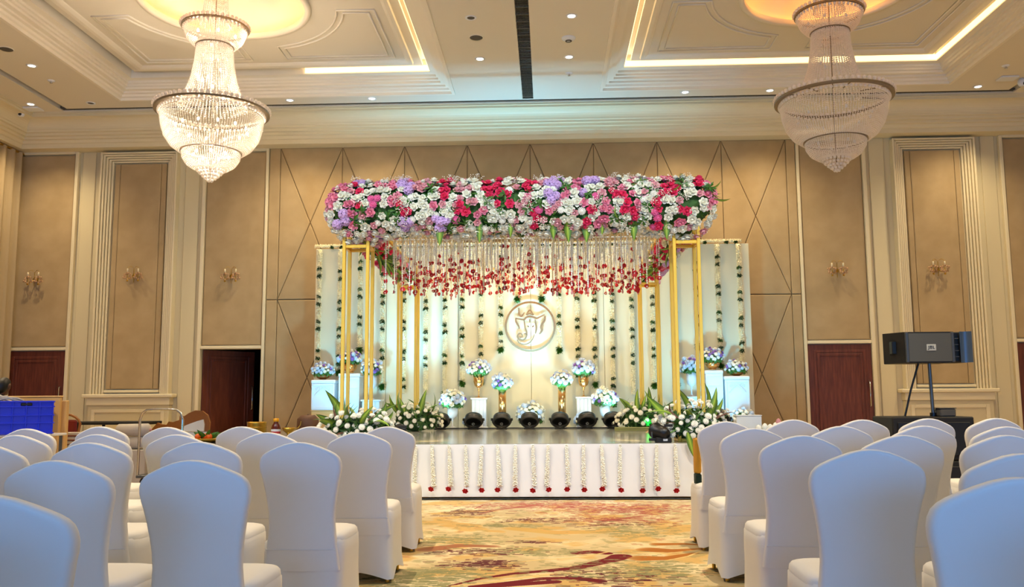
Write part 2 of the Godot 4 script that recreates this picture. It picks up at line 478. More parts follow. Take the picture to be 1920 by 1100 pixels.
func tuft_mesh(n, down, L, w, sd):
	var st = S(false)
	var r = RandomNumberGenerator.new(); r.seed = sd
	for i in n:
		var a = TAU * i / n * 3.0 + r.randf()
		var d = Vector3(cos(a), r.randf_range(-down, 0.35), sin(a)).normalized()
		var t = d.cross(Vector3.UP).normalized() * w; var nn = d.cross(t).normalized() * w * 0.4
		var l = L * r.randf_range(0.7, 1.1)
		var o = Vector3(0, r.randf_range(-0.28, 0.28) * L, 0)
		var m1 = o + d * l * 0.5 + Vector3(0, 0.04 * l, 0)
		tri(st, o, m1 + t, m1 + nn); tri(st, o, m1 + nn, m1 - t); tri(st, m1 + t, o + d * l - Vector3(0, 0.12 * l, 0), m1 + nn); tri(st, m1 + nn, o + d * l - Vector3(0, 0.12 * l, 0), m1 - t)
	return fin(st)
func spike_string(L, r0, r1, step, per, sd):      # florets threaded crosswise on a cord, hanging down from y=0
	var st = S(false)
	var r = RandomNumberGenerator.new(); r.seed = sd
	var n = int(L / step)
	for j in n:
		var y = -(j + 0.5) * step
		for k in per:
			var a = TAU * (k + r.randf() * 0.8) / per
			var d = Vector3(cos(a), r.randf_range(-0.25, 0.25), sin(a)).normalized()
			var l = lerpf(r0, r1, float(j) / n) * r.randf_range(0.8, 1.15)
			var t = d.cross(Vector3.UP).normalized() * step * 0.5; var u = Vector3(0, step * 0.42, 0)
			var c = Vector3(0, y, 0); var e = c + d * l; var m = c + d * l * 0.72
			tri(st, c, m + t, m + u); tri(st, c, m + u, m - t); tri(st, c, m - t, m - u); tri(st, c, m - u, m + t)
			tri(st, m + t, e, m + u); tri(st, m + u, e, m - t); tri(st, m - t, e, m - u); tri(st, m - u, e, m + t)
	lathe(st, [Vector2(0.004, -L), Vector2(r1 * 0.45, -L), Vector2(r0 * 0.45, 0), Vector2(0.003, 0)], 6)
	return fin(st)
func bead_string(L, sd):
	var st = S()
	var r = RandomNumberGenerator.new(); r.seed = sd
	var prof = [Vector2(0.002, -L)]
	var y = -L
	while y < -0.03:
		var s = r.randf_range(0.022, 0.034); var w = r.randf_range(0.008, 0.016)
		prof.append(Vector2(w, y + s * 0.5)); prof.append(Vector2(0.003, y + s)); y += s
	prof.append(Vector2(0.002, 0))
	lathe(st, prof, 5)
	return fin(st)
func meshes():
	G.rose = rose_mesh(); G.mum = mum_mesh(); G.hydrangea = hydrangea_mesh()
	G.leaf = leaf_mesh(0.13, 0.7, 0.5, true); G.leaf_flat = leaf_mesh(0.12, 0.25, 0.6, true); G.blade = leaf_mesh(0.045, 1.0, 0.3, false); G.leaf_plain = leaf_mesh(0.2, 0.5, 0.5, false)
	G.tuft = tuft_mesh(64, 1.1, 0.062, 0.019, 3); G.tuft_big = tuft_mesh(90, 1.5, 0.086, 0.02, 4); G.foliage = tuft_mesh(18, 0.8, 1.0, 0.16, 5)
	var gy = S(false); var gr := RandomNumberGenerator.new(); gr.seed = 6
	for k in 26:
		var d = Vector3(gr.randf_range(-1, 1), gr.randf_range(0.1, 1.0), gr.randf_range(-1, 1))
		octa(gy, d, 0.11, 0.11)
		if k % 3 == 0: tube(gy, [Vector3.ZERO, d * 0.95], 0.015, 3)
	G.gyp = fin(gy)
	G.seg = [spike_string(0.25, 0.05, 0.05, 0.0165, 8, 1), spike_string(0.25, 0.05, 0.05, 0.0165, 8, 2)]
	G.hang = []
	for k in 5: G.hang.append(bead_string(0.42 + 0.1 * k, 40 + k))
	G.skirt_string = [spike_string(0.475, 0.020, 0.034, 0.016, 9, 11), spike_string(0.475, 0.019, 0.036, 0.016, 9, 12), spike_string(0.475, 0.021, 0.033, 0.016, 9, 13)]
	var st = S(); petal(st, 0, -0.1, -0.4, 0.5, 0.9, 0.55, 0.2); petal(st, 2.3, -0.1, -0.4, 0.6, 0.9, 0.55, 0.2); petal(st, 4.3, -0.1, -0.4, 0.7, 0.8, 0.5, 0.2); G.petal = fin(st)
	st = S(); lathe(st, [Vector2(0, -1), Vector2(0.25, -0.7), Vector2(0.32, -0.3), Vector2(0.2, 0.2), Vector2(0, 0.5)], 6); G.bud = fin(st)
	st = S(); sphere(st, Vector3.ZERO, 1.0, 8, 6); G.ball = fin(st)

# ------------------------------------------------------------------ the room
func upholstery(st, poly, z0, z1, inset, bev):      # a padded panel: outline (counter-clockwise), soft bevel
	var pv = PackedVector2Array(poly)
	var a = Geometry2D.offset_polygon(pv, -inset)[0]; var b = Geometry2D.offset_polygon(pv, -inset - bev)[0]
	if Geometry2D.is_polygon_clockwise(a): a.reverse()
	if Geometry2D.is_polygon_clockwise(b): b.reverse()
	if a.size() != b.size(): b = a
	# start both outlines at the nearest pair
	var best = 0
	for k in b.size():
		if b[k].distance_to(a[0]) < b[best].distance_to(a[0]): best = k
	st.set_smooth_group(-1)
	var n = a.size()
	for i in n:
		var j = (i + 1) % n
		var A = a[i]; var B = a[j]; var C = b[(j + best) % n]; var D = b[(i + best) % n]
		q(st, Vector3(A.x, A.y, z0), Vector3(B.x, B.y, z0), Vector3(B.x, B.y, z1 - bev * 0.6), Vector3(A.x, A.y, z1 - bev * 0.6))
		q(st, Vector3(A.x, A.y, z1 - bev * 0.6), Vector3(B.x, B.y, z1 - bev * 0.6), Vector3(C.x, C.y, z1), Vector3(D.x, D.y, z1))
	var ix = Geometry2D.triangulate_polygon(b)
	for k in range(0, ix.size(), 3):
		var A = b[ix[k]]; var B = b[ix[k + 1]]; var C = b[ix[k + 2]]
		if (B - A).cross(C - A) < 0:
			var t = B; B = C; C = t
		tri(st, Vector3(A.x, A.y, z1), Vector3(B.x, B.y, z1), Vector3(C.x, C.y, z1))
func rect(x0, y0, x1, y1): return [Vector2(x0, y0), Vector2(x1, y0), Vector2(x1, y1), Vector2(x0, y1)]
func pad(called, poly, parent, z0 = 0.0, z1 = 0.05, inset = 0.006, bev = 0.016):
	var st = S(false); upholstery(st, poly, WZ + z0, WZ + z1, inset, bev)
	return obj(called, st, M.fabric, parent)

func sweep_rect(st, prof, x0, x1, z0, z1, inward):
	# profile points (offset from the line, height) swept round a rectangle with mitred corners; inward: offset goes towards the centre
	st.set_smooth_group(-1)
	var cs = []
	for p in prof:
		var o = p.x if inward else -p.x
		cs.append([Vector3(x0 + o, p.y, z0 + o), Vector3(x1 - o, p.y, z0 + o), Vector3(x1 - o, p.y, z1 - o), Vector3(x0 + o, p.y, z1 - o)])
	for j in prof.size() - 1:
		for k in 4:
			var k2 = (k + 1) % 4
			q(st, cs[j][k], cs[j][k2], cs[j + 1][k2], cs[j + 1][k])

const XL := -10.55
const XR := 9.9
const ZR := 7.6
func room():
	# floor
	var fl = S(false)
	var c = [Vector3(XL - 0.3, 0, WZ - 6.3), Vector3(XR + 0.3, 0, WZ - 6.3), Vector3(XR + 0.3, 0, ZR + 0.3), Vector3(XL - 0.3, 0, ZR + 0.3)]
	for k in [0, 1, 2, 0, 2, 3]:
		fl.set_uv(Vector2((c[k].x + 2.25) / 4.5, (c[k].z + 10.6) / 5.4)); fl.set_normal(Vector3.UP); fl.add_vertex(c[k])
	box(fl, Vector3((XL + XR) / 2, -0.11, (WZ + ZR) / 2 - 3.0), Vector3(XR - XL + 0.6, 0.2, ZR - WZ + 6.6))
	var f = mi("floor", fl.commit(), M.carpet, null); f.set_meta("kind", "structure")
	# back wall
	var w = struct("wall_back")
	var dl = XC - 6.32; var dr = XC - 5.14
	var st = S(false)
	boxmm(st, Vector3(XL - 0.3, 0, WZ - 0.2), Vector3(dl, CY + 0.9, WZ)); boxmm(st, Vector3(dr, 0, WZ - 0.2), Vector3(XR + 0.3, CY + 0.9, WZ)); boxmm(st, Vector3(dl, 2.115, WZ - 0.2), Vector3(dr, CY + 0.9, WZ))
	obj("plaster", st, M.cream, w)
	cb("seam_board", Vector3(XC - 5.08, 0.0, WZ), Vector3(XC + 5.08, 6.06, WZ + 0.012), M.backing_board, w, 0.002)
	# the padded diamond panels behind the stage: four triangles to a cell
	var cw = 1.2203; var xs0 = XC + 0.02 - 4 * cw
	for row in 2:
		var y0 = 0.06 + row * 2.99; var y1 = y0 + 2.985
		for k in 8:
			var a = xs0 + k * cw; var b = a + cw; var m = Vector2((a + b) / 2, (y0 + y1) / 2)
			var p = [Vector2(a, y0), Vector2(b, y0), Vector2(b, y1), Vector2(a, y1)]
			for t in 4: pad("padded_panel", [p[t], p[(t + 1) % 4], m], w, 0.01, 0.055, 0.005, 0.014)
		for e in [[XC - 5.08, xs0], [xs0 + 8 * cw, XC + 5.08]]: pad("padded_strip", rect(e[0], y0, e[1], y1), w, 0.01, 0.055, 0.005, 0.014)
	# bays with doors, framed pilasters
	for s in [-1, 1]:
		for bay in [[5.085, 5.14, 6.32, 6.39], [8.885, 8.95, 10.12, 10.18]]:
			var X = func(o): return XC + s * o
			cb("frame_post", Vector3(X.call(bay[0]), 0, WZ), Vector3(X.call(bay[1]), 6.03, WZ + 0.085), M.cream_light, w)
			if bay[0] < 6.0: cb("frame_post", Vector3(X.call(bay[2]), 0, WZ), Vector3(X.call(bay[3]), 6.03, WZ + 0.085), M.cream_light, w)
			cb("frame_lintel", Vector3(X.call(bay[1]), 2.115, WZ), Vector3(X.call(bay[2]), 2.172, WZ + 0.08), M.cream_light, w)
			cb("frame_head", Vector3(X.call(bay[1]), 5.985, WZ), Vector3(X.call(bay[2]), 6.04, WZ + 0.08), M.cream_light, w)
			var x0 = minf(X.call(bay[1]), X.call(bay[2])); var x1 = maxf(X.call(bay[1]), X.call(bay[2]))
			pad("padded_panel", rect(x0, 2.18, x1, 5.98), w, 0.0, 0.045, 0.01, 0.02)
			door(s, bay, x0, x1)
		# pilaster frame of stepped mouldings
		var i0 = 6.87; var i1 = 8.40
		for k in 5:
			var o = k * 0.046; var pr = 0.17 - 0.027 * k
			var xa = XC + s * (i0 + o); var xb = XC + s * (i1 - o); var ya = 1.27; var yb = 5.98 - o * 0.85
			cb("moulding_step", Vector3(xa, ya, WZ), Vector3(xa + s * 0.036, yb, WZ + pr), M.cream_light, w, 0.006)
			cb("moulding_step", Vector3(xb, ya, WZ), Vector3(xb - s * 0.036, yb, WZ + pr), M.cream_light, w, 0.006)
			cb("moulding_step", Vector3(xa + s * 0.036, yb - 0.032, WZ), Vector3(xb - s * 0.036, yb, WZ + pr), M.cream_light, w, 0.006)
		var p0 = minf(XC + s * 7.12, XC + s * 8.15); var p1 = maxf(XC + s * 7.12, XC + s * 8.15)
		cb("frame_sill", Vector3(p0 - 0.02, 1.30, WZ), Vector3(p1 + 0.02, 1.345, WZ + 0.075), M.cream_light, w)
		pad("padded_strip", rect(p0, 1.36, p0 + 0.105, 5.77), w, 0.0, 0.055, 0.004, 0.012); pad("padded_strip", rect(p1 - 0.105, 1.36, p1, 5.77), w, 0.0, 0.055, 0.004, 0.012)
		pad("padded_panel", rect(p0 + 0.105, 1.36, p1 - 0.105, 5.77), w, 0.0, 0.06, 0.004, 0.016)
		cb("dado", Vector3(XC + s * 6.85, 0, WZ), Vector3(XC + s * 8.42, 1.06, WZ + 0.15), M.cream, w)
		cb("dado_moulding", Vector3(XC + s * 6.83, 1.06, WZ), Vector3(XC + s * 8.44, 1.20, WZ + 0.19), M.cream_light, w)
		cb("dado_cap", Vector3(XC + s * 6.76, 1.20, WZ), Vector3(XC + s * 8.51, 1.27, WZ + 0.24), M.cream_light, w, 0.015)
		for e in [[6.93, 7.0, 0.1, 0.98], [8.27, 8.34, 0.1, 0.98], [7.0, 8.27, 0.92, 0.98]]:
			cb("dado_panel_bead", Vector3(XC + s * e[0], e[2], WZ), Vector3(XC + s * e[1], e[3], WZ + 0.175), M.cream_light, w)
		cb("pier", Vector3(XC + s * 8.56, 0, WZ), Vector3(XC + s * 8.82, 6.03, WZ + 0.03), M.cream, w); cb("pier", Vector3(XC + s * 6.47, 0, WZ), Vector3(XC + s * 6.75, 6.03, WZ + 0.03), M.cream, w)
	# dark service lobby behind the open door
	var lb = struct("wall_lobby")
	st = S(false)
	var lx0 = dl - 2.2; var lx1 = dr + 0.9; var lz = WZ - 6.0
	boxmm(st, Vector3(lx0, 0, lz - 0.1), Vector3(lx1, 2.6, lz)); boxmm(st, Vector3(lx0 - 0.1, 0, lz - 0.1), Vector3(lx0, 2.6, WZ - 0.2)); boxmm(st, Vector3(lx1, 0, lz - 0.1), Vector3(lx1 + 0.1, 2.6, WZ - 0.2)); boxmm(st, Vector3(lx0 - 0.1, 2.6, lz - 0.1), Vector3(lx1 + 0.1, 2.7, WZ - 0.2))
	obj("plaster", st, M.corridor, lb)
	# side and rear walls
	var wl = struct("wall_left"); var wr = struct("wall_right"); var wb = struct("wall_rear")
	st = S(false); boxmm(st, Vector3(XL - 0.2, 0, WZ), Vector3(XL, CY + 0.9, ZR)); obj("plaster", st, M.cream, wl)
	st = S(false); boxmm(st, Vector3(XR, 0, WZ), Vector3(XR + 0.2, CY + 0.9, ZR)); obj("plaster", st, M.cream, wr)
	st = S(false)
	var edges = [XL, XC - 7.5, XC - 4.5, XC - 1.5, XC + 1.5, XC + 4.5, XC + 7.5, XR]
	for k in 7:
		if k % 2 == 0: boxmm(st, Vector3(edges[k], 0, ZR), Vector3(edges[k + 1], CY + 0.9, ZR + 0.2))
		else:
			boxmm(st, Vector3(edges[k], 0, ZR), Vector3(edges[k + 1], 0.92, ZR + 0.2)); boxmm(st, Vector3(edges[k], 2.48, ZR), Vector3(edges[k + 1], CY + 0.9, ZR + 0.2))
	obj("plaster", st, M.cream, wb)
	for k in 3:
		var wn = struct("window_%d" % (k + 1))
		var xa = XC - 7.5 + 6.0 * k
		for i in 3: cb("window_pane", Vector3(xa + i + 0.03, 0.93, ZR + 0.09), Vector3(xa + i + 0.97, 2.45, ZR + 0.10), M.window_glass, wn, 0.001)
		for i in 4: cb("window_frame", Vector3(xa + i - 0.03, 0.92, ZR + 0.06), Vector3(xa + i + 0.03, 2.48, ZR + 0.13), M.white_paint, wn, 0.005)
	# cornice
	var tr = struct("trim_1")
	var cp = [Vector2(0, 6.03), Vector2(0.34, 6.03), Vector2(0.34, 6.115), Vector2(0.37, 6.125), Vector2(0.385, 6.18), Vector2(0.44, 6.185), Vector2(0.44, 6.235), Vector2(0.495, 6.24), Vector2(0.495, 6.29), Vector2(0.545, 6.295), Vector2(0.545, 6.335)]
	for k in 8:
		var a = PI / 2 * k / 7.0
		cp.append(Vector2(0.56 + 0.20 * (1 - cos(a)), 6.345 + 0.17 * sin(a)))
	cp.append_array([Vector2(0.785, 6.52), Vector2(0.785, 6.56), Vector2(0.815, 6.565), Vector2(0.815, 6.61)])
	st = S(false); sweep_rect(st, cp, XL, XR, WZ, ZR, true); obj("cornice", st, M.cream_light, tr)
	# curtains on the left wall
	var cu = thing("curtain", Vector3(XL + 0.21, 0, -14.76), "beige floor-length pleated curtain hanging on the side wall beside the corner door", "curtain")
	st = S()
	var n = 150
	for i in n:
		var za = -1.75 + 3.5 * i / n; var zb = -1.75 + 3.5 * (i + 1) / n
		var xa = 0.06 * sin(za * 26.0) + 0.02 * sin(za * 61.0); var xb = 0.06 * sin(zb * 26.0) + 0.02 * sin(zb * 61.0)
		q(st, Vector3(xa, 0.02, za), Vector3(xa, 6.0, za), Vector3(xb, 6.0, zb), Vector3(xb, 0.02, zb))
	obj("drape", st, M.curtain, cu)
	st = S(); tube(st, [Vector3(0.0, 6.0, -1.8), Vector3(0.0, 6.0, 1.8)], 0.025, 8); obj("rail", st, M.brass, cu)

func door(s, bay, x0, x1):
	var d = struct("door_%d" % (1 + used.get("door_count", 0))); used["door_count"] = used.get("door_count", 0) + 1
	var leaf = Node3D.new(); leaf.name = "leaf"; d.add_child(leaf)
	var w = x1 - x0 - 0.02
	leaf.position = Vector3(x0 + 0.01, 0, WZ + 0.022)
	if s < 0 and bay[0] < 6.0:
		leaf.position.z = WZ - 0.05; leaf.rotation.y = deg_to_rad(54.0)
	cb("board", Vector3(0, 0.01, -0.02), Vector3(w, 2.105, 0.02), M.wood, leaf, 0.004)
	for e in [[0.10, 0.16], [0.165, 0.225]]:
		var o = e[0]
		for r in [[o, 0.12, o + 0.05, 2.0 - o + 0.1], [w - o - 0.05, 0.12, w - o, 2.0 - o + 0.1], [o + 0.05, 2.05 - o, w - o - 0.05, 2.1 - o]]:
			cb("panel_bead", Vector3(r[0], r[1], 0.018), Vector3(r[2], r[3], 0.03), M.wood, leaf, 0.005)
	var st = S(); tube(st, [Vector3(w - 0.07, 0.95, 0.02), Vector3(w - 0.07, 0.97, 0.07), Vector3(w - 0.07, 1.4, 0.07), Vector3(w - 0.07, 1.42, 0.02)], 0.012, 8)
	obj("handle", st, M.chrome, leaf)

const TC := 4.39       # tray centres from the axis
const TZ := -12.17
const TH := 3.045
const IH := 6.95       # height of the floating panel in a tray
func ceiling_parts():
	var c = struct("ceiling")
	var xs = [XL, XC - 8.81, XC - 8.67, XC - TC - TH, XC - TC + TH, -0.415, -0.219, XC + TC - TH, XC + TC + TH, XC + 8.67, XC + 8.81, XR]
	var zs = [WZ, -15.77, -15.63, -15.58, TZ - TH, TZ + TH, ZR]
	var st = S(false)
	for i in xs.size() - 1:
		for k in zs.size() - 1:
			var gap = (k == 1 and i >= 1 and i <= 9) or ((i == 1 or i == 9) and k >= 1 and k <= 4) or (i == 5 and (k == 3 or k == 4)) or (k == 4 and (i == 3 or i == 7))
			if not gap: boxmm(st, Vector3(xs[i], CY, zs[k]), Vector3(xs[i + 1], CY + 0.12, zs[k + 1]))
	obj("plaster", st, M.plaster, c)
	st = S(false); boxmm(st, Vector3(XL, CY + 0.86, WZ), Vector3(XR, CY + 0.98, ZR)); obj("slab", st, M.concrete, c)
	# air slots: dark ducts above, with fins
	var sl = struct("trim_2")
	st = S(false)
	for a in [[XC - 8.81, XC + 8.81, -15.77, -15.63], [XC - 8.81, XC - 8.67, -15.63, TZ + TH], [XC + 8.67, XC + 8.81, -15.63, TZ + TH], [-0.415, -0.219, -15.58, TZ + TH]]:
		# a sheet-metal channel over each slot: two sides and a lid
		boxmm(st, Vector3(a[0] - 0.03, CY + 0.60, a[2] - 0.03), Vector3(a[1] + 0.03, CY + 0.62, a[3] + 0.03))
		if a[1] - a[0] > a[3] - a[2]:
			for z in [a[2] - 0.02, a[3] + 0.01]: boxmm(st, Vector3(a[0] - 0.03, CY + 0.12, z), Vector3(a[1] + 0.03, CY + 0.60, z + 0.01))
		else:
			for x in [a[0] - 0.02, a[1] + 0.01]: boxmm(st, Vector3(x, CY + 0.12, a[2] - 0.03), Vector3(x + 0.01, CY + 0.60, a[3] + 0.03))
	obj("duct", st, M.duct_metal, sl)
	st = S(false)
	for k in 88: boxmm(st, Vector3(XC - 8.8 + k * 0.2, CY + 0.02, -15.765), Vector3(XC - 8.79 + k * 0.2, CY + 0.06, -15.635))
	for k in 3: boxmm(st, Vector3(XC - 8.8, CY + 0.015, -15.74 + k * 0.035), Vector3(XC + 8.8, CY + 0.045, -15.733 + k * 0.035))
	stuff(obj("slot_fins", st, M.grille, sl))
	var gr = struct("trim_3")
	var z = -15.58
	var gst = S(false)
	for k in 9: box(gst, Vector3(-0.317 - 0.088 + k * 0.022, CY + 0.02, 0.12), Vector3(0.005, 0.03, 0.225))
	box(gst, Vector3(-0.317, CY + 0.015, 0.003), Vector3(0.194, 0.03, 0.012))
	for k in 4: box(gst, Vector3(-0.317, CY + 0.045, 0.03 + k * 0.055), Vector3(0.194, 0.012, 0.007))
	var gm = fin(gst)
	while z < TZ + TH - 0.25:
		mi("grille_panel", gm, M.grille, gr, Transform3D(Basis.IDENTITY, Vector3(0, 0, z))); z += 0.237
	for side in [-1, 1]: tray(side)
	# ceiling fixtures
	for p in [[-8.395, -13.5, "in the side strip past the sprinkler, curtain side"], [-9.51, -15.33, "in the corner beside the security camera bracket, curtain side"], [-4.683, -15.4, "behind the lit chandelier between tray and air slot"], [-3.167, -15.4, "between tray corner and air slot, lit chandelier side"], [-1.05, -13.63, "beside the long air grille, alone on its side"], [0.39, -12.1, "beside the air grille, farther from the stage than smoke detector"], [0.39, -13.63, "between the smoke detector and the sprinkler by air grille"], [2.52, -15.4, "between tray corner and air slot, unlit chandelier side"], [4.03, -15.4, "behind the unlit chandelier between tray and air slot"], [7.7, -15.42, "in the corner near the air slot, loudspeaker side"], [7.72, -13.5, "in the side strip past the sprinkler, loudspeaker side"], [-8.395, -11.6, "in the side strip before the round speaker, curtain side"], [7.72, -11.6, "in the side strip beside the tray, loudspeaker side"]]: downlight(p[0], p[1], true, 1.0, p[2])
	for zz in [-7.0, 1.5]:
		for xx in [-7.5, -2.7, 2.05, 6.85]: downlight(xx, zz, true, 2.9 if zz < 0 else 0.4)
	downlight(-1.059, -12.08, false); downlight(-8.381, -15.34, false)
	for p in [[-1.04, -12.78], [-8.39, -12.81]]:
		var o = thing("ceiling_speaker", Vector3(p[0], CY, p[1]), "flat round grey speaker grille set in the ceiling", "speaker", "round ceiling speakers")
		st = S(); lathe(st, [Vector2(0, -0.012), Vector2(0.085, -0.012), Vector2(0.10, -0.004), Vector2(0.10, 0.0)], 24); obj("grille", st, M.box_grey, o)
		st = S(); lathe(st, [Vector2(0.10, -0.008), Vector2(0.112, -0.006), Vector2(0.115, 0)], 24); obj("rim", st, M.plaster_trim, o)
	var sd = thing("smoke_detector", Vector3(0.365, CY, -12.88), "flat white dome smoke detector between two downlights by the air grille", "detector")
	st = S(); lathe(st, [Vector2(0, -0.05), Vector2(0.05, -0.045), Vector2(0.10, -0.02), Vector2(0.11, 0)], 20); obj("dome", st, M.white_gloss, sd)
	st = S(); lathe(st, [Vector2(0.03, -0.056), Vector2(0.05, -0.055), Vector2(0.05, -0.04)], 16); obj("vent_ring", st, M.box_grey, sd)
	for p in [[0.407, -14.35], [-8.46, -14.18], [7.684, -14.43]]:
		var o = thing("sprinkler", Vector3(p[0], CY, p[1]), "small white sprinkler head under its round ceiling plate", "sprinkler", "ceiling sprinklers")
		st = S(); lathe(st, [Vector2(0, -0.02), Vector2(0.05, -0.018), Vector2(0.065, 0)], 16); obj("plate", st, M.white_gloss, o)
		st = S(); lathe(st, [Vector2(0, -0.05), Vector2(0.025, -0.045), Vector2(0.012, -0.02)], 10); obj("nozzle", st, M.chrome, o)
	for e in [[Vector3(-9.87, CY - 0.03, -15.62), "white bullet security camera on ceiling bracket above the curtain"], [Vector3(8.27, CY - 0.03, -15.06), "white bullet security camera on ceiling bracket at the loudspeaker side"]]:
		var o = thing("security_camera", e[0], e[1], "camera")
		cb("bracket", Vector3(0.12, 0.0, -0.05) if e[0].x < 0 else Vector3(-0.42, 0, -0.05), Vector3(0.42, 0.03, 0.17) if e[0].x < 0 else Vector3(-0.12, 0.03, 0.17), M.white_gloss, o)
		st = S(); lathe(st, [Vector2(0, -0.11), Vector2(0.05, -0.10), Vector2(0.07, -0.06), Vector2(0.065, 0.0), Vector2(0.03, 0.03)], 16); obj("dome", st, M.white_gloss, o)
		st = S(); sphere(st, Vector3(0.015, -0.07, 0.05), 0.032, 10, 6); obj("lens", st, M.black, o)

func downlight(x, z, lit, k = 1.0, where = ""):
	var o = thing("downlight", Vector3(x, CY, z), ("round recessed ceiling downlight, lit, " + where if where != "" else "small round recessed ceiling downlight over the seating rows, switched on") if lit else "small round recessed ceiling downlight, switched off", "downlight", "lit ceiling downlights" if lit else "unlit ceiling downlights")
	var st = S(); lathe(st, [Vector2(0.055, -0.004), Vector2(0.066, -0.012), Vector2(0.082, -0.008), Vector2(0.085, 0.0)], 20); obj("trim_ring", st, M.white_gloss, o)
	st = S(); lathe(st, [Vector2(0, -0.003), Vector2(0.055, -0.004)], 16); obj("lamp_disc", st, M.glow_lamp if lit else M.box_grey, o)
	if lit: spot("downlight_beam", Vector3(x, CY - 0.03, z), Vector3(x, 0, z), Color(1.0, 0.90, 0.73), 7.5 * k, 58.0, 0.05)

func tray(side):
	var cx = XC + side * TC
	var t = struct("trim_%d" % (5 + side))
	var st = S(false)
	var pf = [Vector2(-0.05, CY), Vector2(-0.045, CY - 0.014), Vector2(0.008, CY - 0.014), Vector2(0.012, CY + 0.035), Vector2(0.05, CY + 0.045), Vector2(0.06, CY + 0.085), Vector2(0.11, CY + 0.09), Vector2(0.11, CY + 0.125), Vector2(0.19, CY + 0.13), Vector2(0.19, CY + 0.17), Vector2(0.225, CY + 0.175), Vector2(0.225, CY + 0.215), Vector2(0.26, CY + 0.22), Vector2(0.26, CY + 0.265), Vector2(0.36, CY + 0.275)]
	sweep_rect(st, pf, cx - TH, cx + TH, TZ - TH, TZ + TH, true)
	obj("moulding", st, M.plaster_trim, t)
	# cove: back wall and lid
	st = S(false)
	var cv = [Vector2(0.36, CY + 0.275), Vector2(0.36, CY + 0.50), Vector2(0.75, CY + 0.50)]
	sweep_rect(st, cv, cx - TH, cx + TH, TZ - TH, TZ + TH, true)
	obj("cove", st, M.plaster_trim, t)
	# LED strips inside the cove, one per side; on the left tray only part of them is lit
	var y = CY + 0.285
	var e = TH - 0.365
	var runs = [[Vector3(cx - e, y, TZ - e), Vector3(cx + e, y, TZ - e)], [Vector3(cx + e, y, TZ - e), Vector3(cx + e, y, TZ + e)], [Vector3(cx - e, y, TZ - e), Vector3(cx - e, y, TZ + e)], [Vector3(cx - e, y, TZ + e), Vector3(cx + e, y, TZ + e)]]
	var lit = [true, true, true, true]
	if side < 0:
		lit = [true, true, false, false]
		runs[0][0] = Vector3(onz(572, 131, TZ - e).x, y, TZ - e)
	for k in 4:
		if not lit[k]: continue
		var a = runs[k][0]; var b = runs[k][1]
		var d = (b - a).normalized(); var inn = (Vector3(cx, y, TZ) - (a + b) / 2); inn -= d * inn.dot(d); inn = inn.normalized()
		var s2 = S(false); box(s2, (a + b) / 2 + Vector3(0, 0.055, 0) + inn * 0.006, Vector3(a.distance_to(b), 0.10, 0.008), Basis(d, Vector3.UP, d.cross(Vector3.UP)))
		obj("led_strip", s2, M.glow_led, t)
		area("cove_light", (a + b) / 2 + Vector3(0, 0.08, 0) + inn * 0.03, (a + b) / 2 + inn * 0.6 + Vector3(0, 0.02, 0), Vector2(a.distance_to(b), 0.06), Color(1.0, 0.84, 0.60), 0.5)
	# floating panel with a round opening
	st = S(false)
	var R = 1.2; var h = TH - 0.47; var n = 96
	for i in n:
		var a0 = TAU * i / n; var a1 = TAU * (i + 1) / n
		var e0 = _edge(a0, h); var e1 = _edge(a1, h)
		var o = Vector3(cx, IH, TZ)
		q(st, o + Vector3(cos(a0) * R, 0, sin(a0) * R), o + Vector3(e0.x, 0, e0.y), o + Vector3(e1.x, 0, e1.y), o + Vector3(cos(a1) * R, 0, sin(a1) * R))
		q(st, o + Vector3(e0.x, 0, e0.y), o + Vector3(e0.x, 0.05, e0.y), o + Vector3(e1.x, 0.05, e1.y), o + Vector3(e1.x, 0, e1.y))
	obj("panel", st, M.plaster, t)
	# raised mouldings on it: a square band and four spandrel frames
	st = S(false); sweep_rect(st, [Vector2(0.14, IH), Vector2(0.15, IH - 0.045), Vector2(0.21, IH - 0.04), Vector2(0.26, IH - 0.015), Vector2(0.27, IH)], cx - h, cx + h, TZ - h, TZ + h, true)
	obj("square_band", st, M.plaster_trim, t)
	for qd in 4:
		var bs = Basis(Vector3.UP, PI / 2 * qd)
		for off in [0.0, 0.10]:
			var pts = []
			var L = h - 0.42 - off; var g = 0.30 + off; var ra = 1.62 + off
			pts.append(Vector3(L, 0, g)); pts.append(Vector3(L, 0, L)); pts.append(Vector3(g, 0, L))
			var am = asin(g / ra)
			for k in 15:
				var a = PI / 2 - am - (PI / 2 - 2 * am) * k / 14.0
				pts.append(Vector3(cos(a) * ra, 0, sin(a) * ra))
			var rst = S(); var world = []
			for p in pts: world.append(Vector3(cx, IH - 0.008, TZ) + bs * p)
			tube(rst, world, 0.018, 5, true)
			obj("spandrel_bead", rst, M.plaster_trim, t)
	# lit dome
	st = S(); lathe(st, [Vector2(1.16, IH - 0.03), Vector2(1.24, IH - 0.035), Vector2(1.25, IH)], 64, Vector3(cx, 0, TZ)); lathe(st, [Vector2(1.16, IH + 0.05), Vector2(1.16, IH - 0.03)], 64, Vector3(cx, 0, TZ)); obj("dome_lip", st, M.plaster_trim, t)
	st = S(); lathe(st, [Vector2(1.3, IH + 0.05), Vector2(1.3, IH + 0.12), Vector2(1.2, IH + 0.26), Vector2(0.9, IH + 0.36), Vector2(0.5, IH + 0.41), Vector2(0.0, IH + 0.43)], 64, Vector3(cx, 0, TZ)); obj("dome", st, M.dome, t)
	st = S(); lathe(st, [Vector2(1.16, IH + 0.05), Vector2(1.3, IH + 0.05)], 48, Vector3(cx, 0, TZ)); obj("dome_ledge", st, M.plaster_trim, t)
	var pts2 = []
